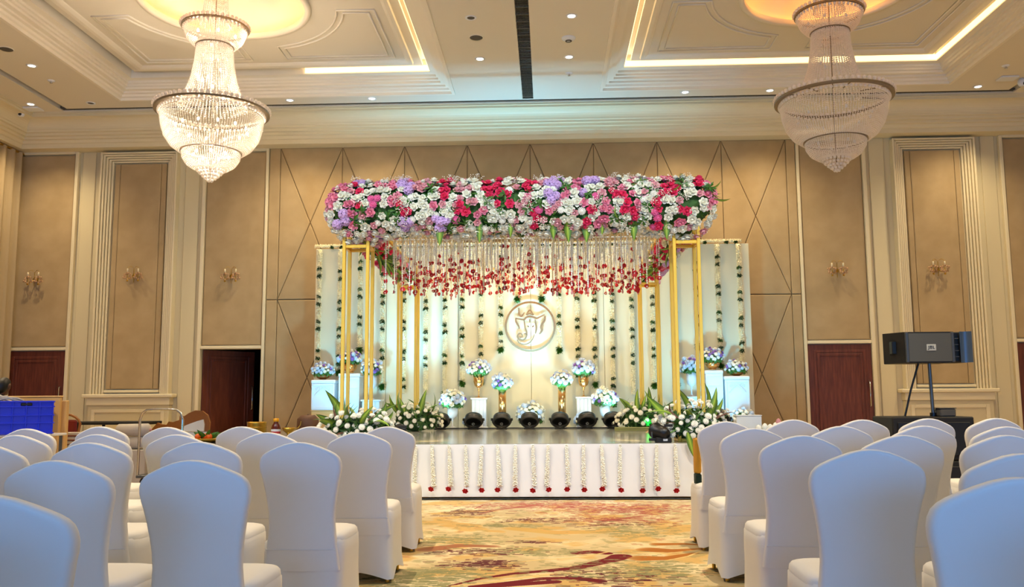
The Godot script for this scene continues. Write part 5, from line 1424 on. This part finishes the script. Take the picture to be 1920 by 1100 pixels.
func sconce(e):
	var p = onz(e[0], e[1] + 2, WZ + 0.06)
	var what = {"67": "padded panel above the corner door", "253": "framed pilaster, trolley side", "435": "padded panel above the open door", "1568": "padded panel above the panelled door, loudspeaker side", "1757": "framed pilaster behind the loudspeaker"}[str(e[0])]
	var o = thing("wall_sconce", Vector3(p.x, p.y, WZ + 0.06), "unlit two-arm crystal wall lamp on the " + what, "wall lamp", "crystal wall sconces")
	var st = S(); lathe(st, [Vector2(0, 0.0), Vector2(0.045, 0.0), Vector2(0.04, 0.02), Vector2(0, 0.025)], 16, Vector3.ZERO, Basis(Vector3(1, 0, 0), Vector3(0, 0, 1), Vector3(0, -1, 0))); obj("back_plate", st, M.brass, o)
	st = S(); tube(st, [Vector3(0, -0.14, 0.05), Vector3(0, 0.14, 0.05)], 0.006, 6); obj("centre_rod", st, M.brass, o)
	for s in [-1, 1]:
		st = S(); tube(st, [Vector3(0, 0, 0.02), Vector3(s * 0.05, -0.06, 0.07), Vector3(s * 0.10, -0.06, 0.09), Vector3(s * 0.105, 0.02, 0.09)], 0.007, 6); var arm = obj("arm", st, M.brass, o)
		st = S(); lathe(st, [Vector2(0, 0.04), Vector2(0.015, 0.04), Vector2(0.015, 0.11), Vector2(0, 0.115)], 8, Vector3(s * 0.105, 0.02, 0.09)); obj("candle", st, M.cream_light, arm)
		st = S(); tube(st, [Vector3(s * 0.105, 0.13, 0.09), Vector3(s * 0.09, 0.17, 0.08), Vector3(s * 0.05, 0.18, 0.06), Vector3(s * 0.02, 0.15, 0.05)], 0.004, 5); obj("hook", st, M.brass, arm)
		for k in 12:
			var a = TAU * k / 12; var r = 0.055 + 0.02 * (k % 2)
			st = S(false); octa(st, Vector3(s * 0.105 + cos(a) * r, -0.01 + sin(a) * r * 0.9, 0.09 + 0.03 * sin(a * 2)), 0.024, 0.030); obj("crystal_drop", st, M.amber_glass, arm)
		st = S(); sphere(st, Vector3(s * 0.105, -0.10, 0.09), 0.02, 8, 6); obj("finial", st, M.brass, arm)

func speaker_stack():
	var z = -9.6
	var a = onz(1674, 781, z); var b = onz(1828, 781, z)
	var x = (a.x + b.x) / 2; var w = b.x - a.x; var h = a.y
	for k in 2:
		var sb = thing("subwoofer", Vector3(x, k * h / 2, z - 0.3), ["large black subwoofer cabinet standing on the carpet under another one", "large black subwoofer cabinet stacked on top, carrying the loudspeaker pole"][k], "speaker")
		cb("cabinet", Vector3(-w / 2, 0.0, -0.3), Vector3(w / 2, h / 2 - 0.004, 0.28), M.black_soft, sb, 0.012)
		cb("grille", Vector3(-w / 2 + 0.05, 0.05, 0.28), Vector3(w / 2 - 0.05, h / 2 - 0.06, 0.295), M.black, sb, 0.006)
		for s in [-1, 1]: cb("handle", Vector3(s * w / 2 - 0.006, h * 0.2, -0.08), Vector3(s * w / 2 + 0.006, h * 0.28, 0.08), M.black, sb, 0.002)
	var pb = onz(1750, 779, z - 0.25)
	var top = onz(1742, 680, z - 0.25)
	var po = thing("speaker_pole", Vector3(pb.x, h - 0.004, z - 0.25), "grey metal pole rising from subwoofer to the black loudspeaker", "stand")
	var st = S(); tube(st, [Vector3(0, 0, 0), Vector3(top.x - pb.x, top.y - h + 0.01, 0)], 0.019, 12); obj("tube", st, M.steel_grey, po)
	st = S(); tube(st, [Vector3(0, 0, 0), Vector3(0, 0.04, 0)], 0.035, 12); obj("socket", st, M.black, po)
	# line-array loudspeaker lying on its side
	var c = onz(1742, 681, z - 0.25)
	var sp = thing("loudspeaker", Vector3(c.x, c.y, z - 0.25), "black wedge-shaped loudspeaker with horn lying sideways on a pole", "speaker")
	var hh = 0.335; var L = -0.32; var R = 0.20
	st = S(false)
	# body: trapezoid in plan
	prism(st, [Vector2(L, 0.18), Vector2(L - 0.13, -0.10), Vector2(L - 0.06, -0.24), Vector2(R, -0.24), Vector2(R, 0.18)].map(func(v): return Vector2(v.x, -v.y)).duplicate(), hh, Transform3D(Basis(Vector3(1, 0, 0), Vector3(0, 0, -1), Vector3(0, 1, 0)), Vector3(0, 0, 0)))
	obj("cabinet", st, M.black_soft, sp)
	st = S(false); box(st, Vector3((L + R) / 2, hh / 2, 0.188), Vector3(R - L - 0.07, hh - 0.03, 0.016)); obj("grille", st, M.speaker_mesh, sp)
	for ex in [L + 0.018, R - 0.018]: cb("edge_trim", Vector3(ex - 0.017, 0.005, 0.17), Vector3(ex + 0.017, hh - 0.005, 0.20), M.steel_grey, sp, 0.006)
	st = S()
	for k in 10:      # curved horn cheek
		var t0 = k / 10.0; var t1 = (k + 1) / 10.0
		var f = func(t): return Vector3(R + 0.055 + 0.12 * t, 0, 0.20 - 0.04 * sin(PI * t) + 0.02 * t)
		q(st, f.call(t0), f.call(t1), f.call(t1) + Vector3(0, hh, 0), f.call(t0) + Vector3(0, hh, 0))
	obj("horn_cheek", st, M.horn_blue, sp)
	cb("horn_body", Vector3(R + 0.002, 0.002, -0.16), Vector3(R + 0.17, hh - 0.002, 0.15), M.black_soft, sp, 0.01)
	cb("horn_slot", Vector3(R + 0.002, 0.01, 0.13), Vector3(R + 0.055, hh - 0.01, 0.165), M.black, sp, 0.003)
	for k in 4: cb("horn_fin", Vector3(R + 0.006, 0.06 + k * 0.065, 0.15), Vector3(R + 0.05, 0.068 + k * 0.065, 0.185), M.steel_grey, sp, 0.002)
	cb("side_handle", Vector3(L - 0.10, 0.10, -0.005), Vector3(L - 0.05, 0.24, 0.075), M.black, sp, 0.006)
	var bd = cb("badge", Vector3(-0.10, 0.13, 0.195), Vector3(0.0, 0.20, 0.204), M.badge_grey, sp, 0.003)
	var tm := TextMesh.new(); tm.text = "JBL"; tm.font_size = 18; tm.pixel_size = 0.0026; tm.depth = 0.002
	var sf := SystemFont.new(); sf.font_names = PackedStringArray(["Droid Sans"]); sf.font_weight = 700; tm.font = sf
	mi("lettering", tm, M.black, bd, Transform3D(Basis.IDENTITY, Vector3(-0.05, 0.165, 0.2055)))
	st = S(); var q0 = onz(1722, 681, z - 0.2); var q1 = onz(1697, 780, z - 0.2)
	tube(st, [Vector3(q0.x, q0.y, z - 0.2), Vector3((q0.x + q1.x) / 2 - 0.01, (q0.y + q1.y) / 2, z - 0.2), Vector3(q1.x, h, z - 0.2)], 0.011, 6)
	meta(obj("speaker_cable", st, M.black, null), "black cable hanging from the loudspeaker to the subwoofer", "cable")
	var gb = onz(1773, 779, z - 0.2)
	var g = thing("cable_box", Vector3(gb.x, h - 0.004, z - 0.2), "small grey carton standing on the subwoofer beside the pole", "box")
	cb("carton", Vector3(-0.085, 0, -0.07), Vector3(0.085, 0.085, 0.07), M.box_grey, g, 0.012); cb("flap", Vector3(-0.095, 0.085, -0.075), Vector3(0.09, 0.095, 0.075), M.box_grey, g, 0.004)

func crate_corner():
	# blue crate on a plywood case
	var z = -10.3
	var c = onz(50, 810, z)
	var cs = thing("plywood_case", Vector3(onz(56, 800, z - 0.42).x, 0, z - 0.62), "pale plywood board case standing behind the blue crate", "case")
	var t = onz(60, 742, z - 0.6)
	cb("case_body", Vector3(-0.30, 0.0, 0.14), Vector3(0.36, t.y - 0.02, 0.2), M.ply, cs); cb("case_lid", Vector3(-0.31, t.y - 0.02, 0.13), Vector3(0.37, t.y, 0.21), M.ply, cs)
	cb("side_board", Vector3(0.34, 0, 0.06), Vector3(0.41, t.y - 0.06, 0.13), M.ply, cs)
	var base_y = c.y - 0.02
	var tb = thing("folding_table", Vector3(c.x - 0.1, 0, z - 0.05), "folding table under the blue plastic crate", "table")
	cb("table_top", Vector3(-0.5, base_y - 0.03, -0.3), Vector3(0.4, base_y, 0.3), M.white_gloss, tb)
	for e in [[-0.45, -0.25], [0.35, -0.25], [-0.45, 0.25], [0.35, 0.25]]: cb("leg", Vector3(e[0] - 0.015, 0, e[1] - 0.015), Vector3(e[0] + 0.015, base_y - 0.03, e[1] + 0.015), M.steel_grey, tb, 0.003)
	var o = thing("plastic_crate", Vector3(c.x - 0.05, base_y, z), "deep blue ribbed plastic crate holding cables on the folding table", "crate", "", deg_to_rad(38))
	var w = 0.56; var d = 0.40; var h = 0.39
	for s in [-1, 1]:
		cb("long_wall", Vector3(-w / 2, 0, s * d / 2 - 0.006), Vector3(w / 2, h, s * d / 2 + 0.006), M.blue_crate, o, 0.003)
		cb("short_wall", Vector3(s * w / 2 - 0.006, 0, -d / 2), Vector3(s * w / 2 + 0.006, h, d / 2), M.blue_crate, o, 0.003)
	cb("crate_floor", Vector3(-w / 2, 0, -d / 2), Vector3(w / 2, 0.012, d / 2), M.blue_crate, o, 0.003)
	for k in 5: cb("rib", Vector3(-w / 2 + k * w / 4 - 0.008, 0, d / 2), Vector3(-w / 2 + k * w / 4 + 0.008, h, d / 2 + 0.022), M.blue_crate, o, 0.004)
	for y in [0.01, 0.13, 0.22, 0.32, h - 0.012]:
		cb("rib", Vector3(-w / 2 - 0.02, y - 0.006, d / 2), Vector3(w / 2 + 0.02, y + 0.008, d / 2 + 0.024), M.blue_crate, o, 0.003)
		cb("rib", Vector3(-w / 2 - 0.024, y - 0.006, -d / 2), Vector3(-w / 2, y + 0.008, d / 2), M.blue_crate, o, 0.003)
	for k in 4: cb("rib", Vector3(-w / 2 - 0.022, 0, -d / 2 + k * d / 3 - 0.008), Vector3(-w / 2, h, -d / 2 + k * d / 3 + 0.008), M.blue_crate, o, 0.004)
	cb("handle_slot", Vector3(-0.06, h - 0.058, d / 2 - 0.002), Vector3(0.06, h - 0.024, d / 2 + 0.0235), M.black, o, 0.008)
	var st = S()
	for k in 4:
		var pts = []
		for i in 24: pts.append(Vector3(-0.13 + 0.13 * cos(i * 0.3 + k), h - 0.02 + 0.05 * sin(i * 0.26 + k * 0.7) + 0.012 * k, 0.10 * sin(i * 0.3 + k)))
		tube(st, pts, 0.010, 6)
	stuff(meta(obj("cable_coils", st, M.cushion, null, Transform3D(Basis(Vector3.UP, deg_to_rad(38)), o.position)), "loose grey-white cable loops spilling over the blue crate", "cables"))
	# red chair beside the case
	var rc = onz(113, 778, -11.3)
	var ch = thing("red_chair", Vector3(rc.x - 0.18, 0, -11.75), "red-backed wooden chair beside the plywood case", "chair", "", deg_to_rad(-25))
	st = S(); var pf = []
	for k in 9:
		var a = PI * k / 8.0; pf.append(Vector3(0.24 * cos(a), rc.y - 0.12 + 0.12 * sin(a), -0.05 + 0.03 * sin(a)))
	pf.push_front(Vector3(0.22, 0.5, 0.0)); pf.append(Vector3(-0.22, 0.5, 0.0))
	tube(st, pf, 0.017, 8); obj("back_frame", st, M.gold_wood, ch)
	cb("back_pad", Vector3(-0.20, 0.55, -0.05), Vector3(0.20, rc.y - 0.07, -0.01), M.red_vinyl, ch, 0.02); cb("seat", Vector3(-0.23, 0.42, -0.02), Vector3(0.23, 0.5, 0.42), M.red_vinyl, ch, 0.02)
	for e in [[-0.2, 0.0], [0.2, 0.0], [-0.2, 0.39], [0.2, 0.39]]: cb("leg", Vector3(e[0] - 0.018, 0, e[1] - 0.018), Vector3(e[0] + 0.018, 0.45, e[1] + 0.018), M.gold_wood, ch, 0.004)
	var fs = onz(120, 822, -10.9)
	var fd = thing("folded_stands", Vector3(fs.x + 0.05, 0, -11.1), "stack of folded cream metal stands beside the plywood case", "stands")
	for k in 4: cb("stand_bar", Vector3(-0.16, 0.55 + k * 0.055, -0.1), Vector3(0.12, 0.585 + k * 0.055, 0.1), M.cushion, fd, 0.006)
	cb("stand_case", Vector3(-0.18, 0, -0.12), Vector3(0.14, 0.548, 0.12), M.black_soft, fd)
	# dark bench table by the dado
	var a = onz(113, 792, -14.4); var b = onz(277, 789, -14.4)
	var bt = thing("dark_side_table", Vector3((a.x + b.x) / 2, 0, -14.7), "long low black side table in front of the framed pilaster", "table")
	var hw = (b.x - a.x) / 2; var th = (a.y + b.y) / 2
	cb("table_top", Vector3(-hw, th - 0.05, -0.25), Vector3(hw, th, 0.28), M.black_soft, bt)
	for e in [[-hw + 0.03, -0.2], [hw - 0.03, -0.2], [-hw + 0.03, 0.23], [hw - 0.03, 0.23], [-hw * 0.05, 0.23]]: cb("leg", Vector3(e[0] - 0.02, 0, e[1] - 0.02), Vector3(e[0] + 0.02, th - 0.05, e[1] + 0.02), M.black_soft, bt, 0.004)
	person()

func trolley_group():
	var z = -11.7
	var a = onz(262, 800, z); var b = onz(342, 800, z); var t = onz(302, 767, z).y
	var o = thing("luggage_trolley", Vector3((a.x + b.x) / 2, 0, z), "chrome luggage trolley with a bent tube handle standing beside the rows", "trolley")
	var w = (b.x - a.x) / 2
	var st = S(); tube(st, [Vector3(-w, 0.16, 0), Vector3(-w, t - 0.14, 0), Vector3(-w + 0.03, t - 0.05, 0), Vector3(-w + 0.09, t - 0.008, 0), Vector3(-w + 0.18, t, 0), Vector3(w - 0.18, t, 0), Vector3(w - 0.09, t - 0.008, 0), Vector3(w - 0.03, t - 0.05, 0), Vector3(w, t - 0.14, 0), Vector3(w, 0.16, 0)], 0.017, 10); obj("handle", st, M.chrome, o)
	st = S(); tube(st, [Vector3(-w, 0.52, 0), Vector3(w, 0.52, 0)], 0.012, 8); obj("crossbar", st, M.chrome, o)
	cb("deck", Vector3(-w - 0.02, 0.12, -0.6), Vector3(w + 0.02, 0.16, 0.02), M.steel_grey, o)
	for e in [[-w + 0.05, -0.05], [w - 0.05, -0.05], [-w + 0.05, -0.54], [w - 0.05, -0.54]]:
		st = S(); lathe(st, [Vector2(0, -0.02), Vector2(0.055, -0.02), Vector2(0.06, 0), Vector2(0.055, 0.02), Vector2(0, 0.02)], 14, Vector3(e[0], 0.06, e[1]), Basis(Vector3(0, 1, 0), Vector3(1, 0, 0), Vector3(0, 0, 1))); obj("wheel", st, M.black, o)
	var bg = thing("patterned_bag", Vector3((a.x + b.x) / 2, 0.16, z - 0.35), "dark red floral patterned bag on the luggage trolley deck", "bag")
	cb("bag_body", Vector3(-0.25, 0, -0.18), Vector3(0.25, 0.46, 0.18), M.print_red, bg, 0.05)
	for k in 26: put("printed_flower", G.petal, "bud_pink", bg, Vector3(rr(-0.22, 0.22), rr(0.05, 0.42), 0.178), Vector3(0, 0.2, 1), 0.03)
	# rolled white bolsters
	for k in 2:
		var p = onz(247 + 8 * k, 806 + 24 * k, -12.3)
		var bo = thing("bolster", Vector3(p.x, p.y, -12.35), ["white round bolster cushion lying on top of another behind the trolley", "white round bolster cushion lying beneath another behind the trolley"][k], "cushion")
		st = S(); lathe(st, [Vector2(0, -0.24), Vector2(0.05, -0.24), Vector2(0.085, -0.21), Vector2(0.09, 0.21), Vector2(0.05, 0.24), Vector2(0, 0.24)], 18, Vector3.ZERO, Basis(Vector3(0, 1, 0), Vector3(1, 0, 0), Vector3(0, 0, -1))); obj("roll", st, M.cushion, bo)
		st = S(); sphere(st, Vector3(0.245, 0, 0), 0.02, 8, 6); obj("button", st, M.bud_pink, bo)
	var pb = onz(251, 838, -12.3)
	var pc = thing("storage_case", Vector3(pb.x, 0, -12.35), "plain cream storage case under the white bolsters", "case")
	cb("case_body", Vector3(-0.24, 0, -0.2), Vector3(0.24, onz(255, 830, -12.3).y - 0.09, 0.2), M.cushion, pc)
	# carved gilt sofa back
	var so = thing("carved_sofa", onz(360, 812, -13.4) * Vector3(1, 0, 1), "gilt carved wooden sofa with white upholstered back behind the trolley", "sofa")
	var P = func(x, y):
		var v = onz(x, y, -13.4); return Vector2(v.x - so.position.x, v.y)
	var crest = [P.call(284, 806), P.call(392, 809), P.call(394, 792), P.call(390, 778), P.call(380, 770), P.call(367, 769), P.call(355, 774), P.call(346, 780), P.call(338, 779), P.call(337, 787), P.call(325, 791), P.call(317, 790), P.call(313, 796), P.call(303, 795), P.call(296, 792), P.call(290, 799)]
	st = S(false); prism(st, crest, 0.05, Transform3D(Basis.IDENTITY, Vector3(0, 0, -0.03))); obj("carved_crest", st, M.gold_wood, so)
	var pad_ = [P.call(346, 808), P.call(384, 808), P.call(385, 795), P.call(383, 786), P.call(372, 789), P.call(358, 794), P.call(348, 798)]
	st = S(false); prism(st, pad_, 0.07, Transform3D(Basis.IDENTITY, Vector3(0, 0, -0.02))); obj("back_pad", st, M.white_paint, so)
	cb("lower_back", Vector3(P.call(286, 806).x, 0.35, -0.03), Vector3(P.call(392, 809).x, P.call(392, 809).y, 0.03), M.white_paint, so); cb("seat", Vector3(P.call(284, 806).x, 0.18, 0.0), Vector3(P.call(394, 809).x, 0.42, 0.5), M.white_paint, so, 0.04)
	for e in [[P.call(282, 806).x, 0.0], [P.call(390, 806).x, 0.0], [P.call(282, 806).x, 0.45], [P.call(390, 806).x, 0.45]]: cb("leg", Vector3(e[0] - 0.03, 0, e[1] - 0.03), Vector3(e[0] + 0.03, 0.2, e[1] + 0.03), M.gold_wood, so, 0.01)

func stage_side_items():
	# small puja items waiting on the stage, trolley end
	var p = onz(385, 826, -10.75)
	var pl = thing("leaf_plate", Vector3(p.x, SH, -10.8), "round plate lined with dark green leaves on the stage corner", "plate")
	var st = S(); lathe(st, [Vector2(0, 0), Vector2(0.10, 0.0), Vector2(0.19, 0.05), Vector2(0.185, 0.055), Vector2(0, 0.012)], 24); obj("dish", st, M.brass, pl)
	for k in 10: mi("leaf", G.leaf_plain, M.green, pl, Transform3D(ybasis(Vector3(cos(k * 0.63), 0.45, sin(k * 0.63)), 0).scaled(Vector3.ONE * 0.18), Vector3(0, 0.045, 0)))
	for k in 3:
		var oj = thing("orange", Vector3(p.x + 0.05 - 0.07 * k, SH + 0.075, -10.74 - 0.05 * (k % 2)), "ripe orange resting on the leaf-lined plate", "fruit", "oranges on the plate")
		st = S(); sphere(st, Vector3.ZERO, 0.038, 12, 9); obj("peel", st, M.orange, oj); st = S(); lathe(st, [Vector2(0, 0.036), Vector2(0.006, 0.038), Vector2(0, 0.042)], 6); obj("stem", st, M.green, oj)
	p = onz(477, 800, -11.6)
	var bp = thing("brass_vessel", Vector3(p.x, SH, -11.7), "wide shining brass vessel standing on the stage by the open door", "vessel")
	var ht = onz(477, 791, -11.6).y - SH
	st = S(); lathe(st, [Vector2(0, 0), Vector2(0.12, 0), Vector2(0.127, 0.02), Vector2(0.127, ht - 0.02), Vector2(0.132, ht), Vector2(0.122, ht), Vector2(0.118, 0.02), Vector2(0, 0.02)], 28); obj("wall", st, M.brass, bp)
	st = S(); tube(st, range(24).map(func(k): return Vector3(0.129 * cos(TAU * k / 24), ht * 0.7, 0.129 * sin(TAU * k / 24))), 0.006, 5, true); obj("band", st, M.brass, bp)
	p = onz(513, 800, -11.3)
	var bt = thing("syrup_bottle", Vector3(p.x, SH, -11.4), "dark syrup bottle with yellow cap and red-white label", "bottle")
	var bh = onz(513, 784, -11.35).y - SH
	st = S(); lathe(st, [Vector2(0, 0), Vector2(0.055, 0), Vector2(0.06, 0.02), Vector2(0.06, bh * 0.55), Vector2(0.05, bh * 0.68), Vector2(0.03, bh * 0.8), Vector2(0.03, bh * 0.84)], 20); var gls = obj("glass", st, M.honey, bt)
	st = S(); lathe(st, [Vector2(0.0, bh * 0.84), Vector2(0.036, bh * 0.84), Vector2(0.036, bh), Vector2(0, bh)], 16); obj("cap", st, M.yellow, bt)
	st = S(); lathe(st, [Vector2(0.0605, bh * 0.18), Vector2(0.0605, bh * 0.5)], 20); obj("label_band", st, M.white_text, gls)
	st = S(); lathe(st, [Vector2(0.061, bh * 0.30), Vector2(0.061, bh * 0.40)], 20); obj("label_stripe", st, M.label_red, gls)
	p = onz(537, 806, -11.3)
	var la = thing("brass_oil_lamp", Vector3(p.x, SH, -11.4), "small brass oil lamp with a long curved handle on the stage", "oil lamp")
	st = S(); lathe(st, [Vector2(0, 0), Vector2(0.06, 0), Vector2(0.03, 0.03), Vector2(0.02, 0.08), Vector2(0.07, 0.12), Vector2(0.085, 0.16), Vector2(0.08, 0.16), Vector2(0, 0.13)], 20); obj("bowl", st, M.brass, la)
	st = S(); tube(st, [Vector3(0.07, 0.15, 0), Vector3(0.12, 0.15, 0), Vector3(0.15, 0.19, 0), Vector3(0.16, 0.24, 0)], 0.007, 6); obj("handle", st, M.brass, la)
	p = onz(574, 795, -13.2)
	var lf = thing("leather_pouf", Vector3(p.x, SH, -13.3), "brown rounded leather pouf beside the plywood box on stage", "pouf")
	var lh = onz(574, 778, -13.2).y - SH
	st = S(); lathe(st, [Vector2(0, 0), Vector2(0.14, 0), Vector2(0.17, lh * 0.3), Vector2(0.16, lh * 0.8), Vector2(0.10, lh), Vector2(0, lh)], 20); obj("body", st, M.leather, lf)
	st = S(); sphere(st, Vector3(0, lh, 0), 0.018, 8, 5); obj("button", st, M.leather, lf)
	# loudspeaker end: white carton and plumes
	p = onz(1405, 795, -11.5)
	var wb = thing("white_carton", Vector3(p.x, SH, -11.6), "plain white carton on the stage behind the front row, loudspeaker end", "box")
	cb("carton", Vector3(-0.16, 0, -0.1), Vector3(0.16, onz(1405, 778, -11.5).y - SH - 0.012, 0.1), M.white_paint, wb); cb("lid", Vector3(-0.165, onz(1405, 778, -11.5).y - SH - 0.012, -0.105), Vector3(0.165, onz(1405, 778, -11.5).y - SH, 0.105), M.white_paint, wb, 0.003)
	for k in 5:
		var f = onz([1424, 1436, 1446, 1456, 1462][k], 800, -11.2)
		var pm = thing("plume", Vector3(f.x, SH, -11.25), "upright soft %s plume beside the white carton, %s from it" % [["white", "white", "cream", "white", "pale pink"][k], ORD[k]], "plume", "plumes by the carton")
		var hh = [0.17, 0.19, 0.18, 0.2, 0.25][k]
		st = S(); lathe(st, [Vector2(0.004, 0), Vector2(0.008, hh * 0.3), Vector2(0.035, hh * 0.6), Vector2(0.038, hh * 0.8), Vector2(0.02, hh * 0.95), Vector2(0, hh)], 10); obj("head", st, M.bud_pink if k == 4 else M.mum_white, pm)
		st = S(); tube(st, [Vector3.ZERO, Vector3(0, hh * 0.35, 0)], 0.006, 5); obj("stalk", st, M.bamboo, pm)

func washes():
	# stage wash: four theatre spots on the ceiling ahead of the stage
	for k in 4:
		var x = [XC - 5.4, XC - 1.9, XC + 1.9, XC + 5.4][k]
		var at = Vector3(x, CY - 0.28, -5.6); var to = Vector3(XC + (x - XC) * 0.25, 1.4, -11.5)
		var o = thing("stage_wash_light", at, "black ceiling-hung theatre spotlight aimed at the stage", "stage light", "ceiling theatre spotlights")
		var d = (to - at).normalized(); var st = S()
		lathe(st, [Vector2(0, -0.16), Vector2(0.06, -0.16), Vector2(0.085, -0.1), Vector2(0.09, 0.12), Vector2(0.08, 0.12), Vector2(0.075, 0.09)], 18, Vector3.ZERO, ybasis(d)); obj("housing", st, M.black, o)
		st = S(); lathe(st, [Vector2(0.076, 0.09), Vector2(0, 0.092)], 16, Vector3.ZERO, ybasis(d)); obj("lamp_lens", st, M.glow_lamp, o)
		st = S(); tube(st, [Vector3(0, 0.28, 0), Vector3(0, 0.1, 0)], 0.015, 8); obj("hanger", st, M.black_soft, o)
		spot("wash_beam", at + d * 0.14, to, Color(0.90, 0.96, 1.0), WASH_E, 26.0, 0.1)
const WASH_E := 14.0

# ------------------------------------------------------------------ the person bending at the crate
func capsules(bones, cell):      # surface nets over a smooth union of tapered capsules
	var lo = Vector3(1e9, 1e9, 1e9); var hi = -lo
	for b in bones:
		for k in 2:
			var r = b[2 + k] + cell * 2.5
			lo = lo.min(b[k] - Vector3.ONE * r); hi = hi.max(b[k] + Vector3.ONE * r)
	var n = Vector3i(((hi - lo) / cell).ceil()) + Vector3i.ONE
	var f = PackedFloat32Array(); f.resize(n.x * n.y * n.z)
	for k in n.z:
		for j in n.y:
			for i in n.x:
				var p = lo + Vector3(i, j, k) * cell; var d = 1e9
				for b in bones:
					var ab = b[1] - b[0]; var t = clampf((p - b[0]).dot(ab) / maxf(ab.length_squared(), 1e-6), 0, 1)
					var e = p.distance_to(b[0] + ab * t) - lerpf(b[2], b[3], t)
					var h = clampf(0.5 + 0.5 * (d - e) / 0.035, 0, 1)
					d = lerpf(d, e, h) - 0.035 * h * (1 - h) if d < 1e8 else e
				f[(k * n.y + j) * n.x + i] = d
	var id = {}; var vs = []
	var off = [Vector3i(0, 0, 0), Vector3i(1, 0, 0), Vector3i(0, 1, 0), Vector3i(1, 1, 0), Vector3i(0, 0, 1), Vector3i(1, 0, 1), Vector3i(0, 1, 1), Vector3i(1, 1, 1)]
	var F = func(v): return f[(v.z * n.y + v.y) * n.x + v.x]
	for k in n.z - 1:
		for j in n.y - 1:
			for i in n.x - 1:
				var c = Vector3i(i, j, k); var s = Vector3.ZERO; var m = 0
				for e in [[0, 1], [2, 3], [4, 5], [6, 7], [0, 2], [1, 3], [4, 6], [5, 7], [0, 4], [1, 5], [2, 6], [3, 7]]:
					var a = F.call(c + off[e[0]]); var b = F.call(c + off[e[1]])
					if (a < 0) != (b < 0):
						s += Vector3(off[e[0]]).lerp(Vector3(off[e[1]]), a / (a - b)); m += 1
				if m:
					id[c] = vs.size(); vs.append(lo + (Vector3(c) + s / m) * cell)
	var st = S()
	for c in id:
		var a = F.call(c)
		for ax in 3:
			var u = Vector3i.ZERO; u[ax] = 1
			if c[ax] + 1 >= n[ax]: continue
			var b = F.call(c + u)
			if (a < 0) == (b < 0): continue
			var v1 = Vector3i.ZERO; v1[(ax + 1) % 3] = 1
			var v2 = Vector3i.ZERO; v2[(ax + 2) % 3] = 1
			if not (id.has(c - v1) and id.has(c - v2) and id.has(c - v1 - v2)): continue
			var A = vs[id[c - v1 - v2]]; var B = vs[id[c - v2]]; var C = vs[id[c]]; var D = vs[id[c - v1]]
			if a < 0: q(st, A, B, C, D)
			else: q(st, A, D, C, B)
	return fin(st)
func person():
	var hp = onz(8, 725, -11.6)
	var o = thing("person", Vector3(hp.x - 0.05, 0, -11.6), "person with black hair in dark shirt, bending behind the blue crate", "person", "", PI / 2)
	var H = Vector3(0.05, hp.y, 0)
	var hip = Vector3(-0.25, 0.92, -0.1)
	var chest = Vector3(-0.05, hp.y - 0.30, -0.02); var neck = H + Vector3(-0.03, -0.11, -0.01)
	var body = [[hip, chest, 0.135, 0.15], [chest, neck, 0.10, 0.055]]
	var arms = []; var hands = []
	for s in [-1, 1]:
		var sh = chest + Vector3(0.02, 0.08, s * 0.19); var el = sh + Vector3(0.12, -0.26, s * 0.05); var wr = el + Vector3(0.20, -0.12, -s * 0.06)
		body.append([sh, el, 0.055, 0.045]); body.append([chest, sh, 0.09, 0.065])
		arms.append([el, wr, 0.042, 0.028])
		hands.append([wr, wr + Vector3(0.07, -0.03, 0), 0.030, 0.034])
		for k in 4: hands.append([wr + Vector3(0.07, -0.03, (k - 1.5) * 0.019), wr + Vector3(0.12 + 0.012 * (1.5 - absf(k - 1.5)), -0.07, (k - 1.5) * 0.022), 0.0095, 0.008])
		hands.append([wr + Vector3(0.02, -0.02, s * 0.02), wr + Vector3(0.06, -0.06, s * 0.055), 0.011, 0.009])
		var kn = hip + Vector3(0.14, -0.42, s * 0.10); var an = kn + Vector3(-0.10, -0.40, 0)
		body.append([hip + Vector3(0, 0, s * 0.08), kn, 0.085, 0.06]); body.append([kn, an, 0.058, 0.042]); body.append([an + Vector3(0, -0.03, 0), Vector3(an.x + 0.17, 0.04, an.z), 0.04, 0.035])
	var b = mi("body", capsules(body, 0.026), M.shirt, o)
	var skin = [[neck, H, 0.05, 0.075], [H + Vector3(0, 0.01, 0), H + Vector3(0.02, 0.03, 0), 0.083, 0.083], [H + Vector3(0.03, -0.03, 0), H + Vector3(0.06, -0.075, 0), 0.06, 0.035], [H + Vector3(0.085, -0.005, 0), H + Vector3(0.105, -0.03, 0), 0.010, 0.015]]
	for s in [-1, 1]: skin.append([H + Vector3(0.0, -0.02, s * 0.083), H + Vector3(-0.005, 0.015, s * 0.088), 0.014, 0.018])
	mi("head", capsules(skin, 0.012), M.skin, o)
	mi("arms", capsules(arms + hands, 0.012), M.skin, o)
	mi("hair", capsules([[H + Vector3(-0.03, 0.015, 0), H + Vector3(0.02, 0.05, 0), 0.088, 0.082], [H + Vector3(-0.05, -0.03, 0), H + Vector3(-0.03, 0.03, 0), 0.06, 0.08]], 0.013), M.hair, o)
	for s in [-1, 1]:
		var st = S(); sphere(st, H + Vector3(0.088, 0.012, s * 0.03), 0.010, 8, 6); obj("eye", st, M.white_text, o)
	var st2 = S(); tube(st2, [H + Vector3(0.088, -0.062, -0.022), H + Vector3(0.095, -0.064, 0), H + Vector3(0.088, -0.062, 0.022)], 0.005, 5); obj("mouth", st2, M.label_red, o)
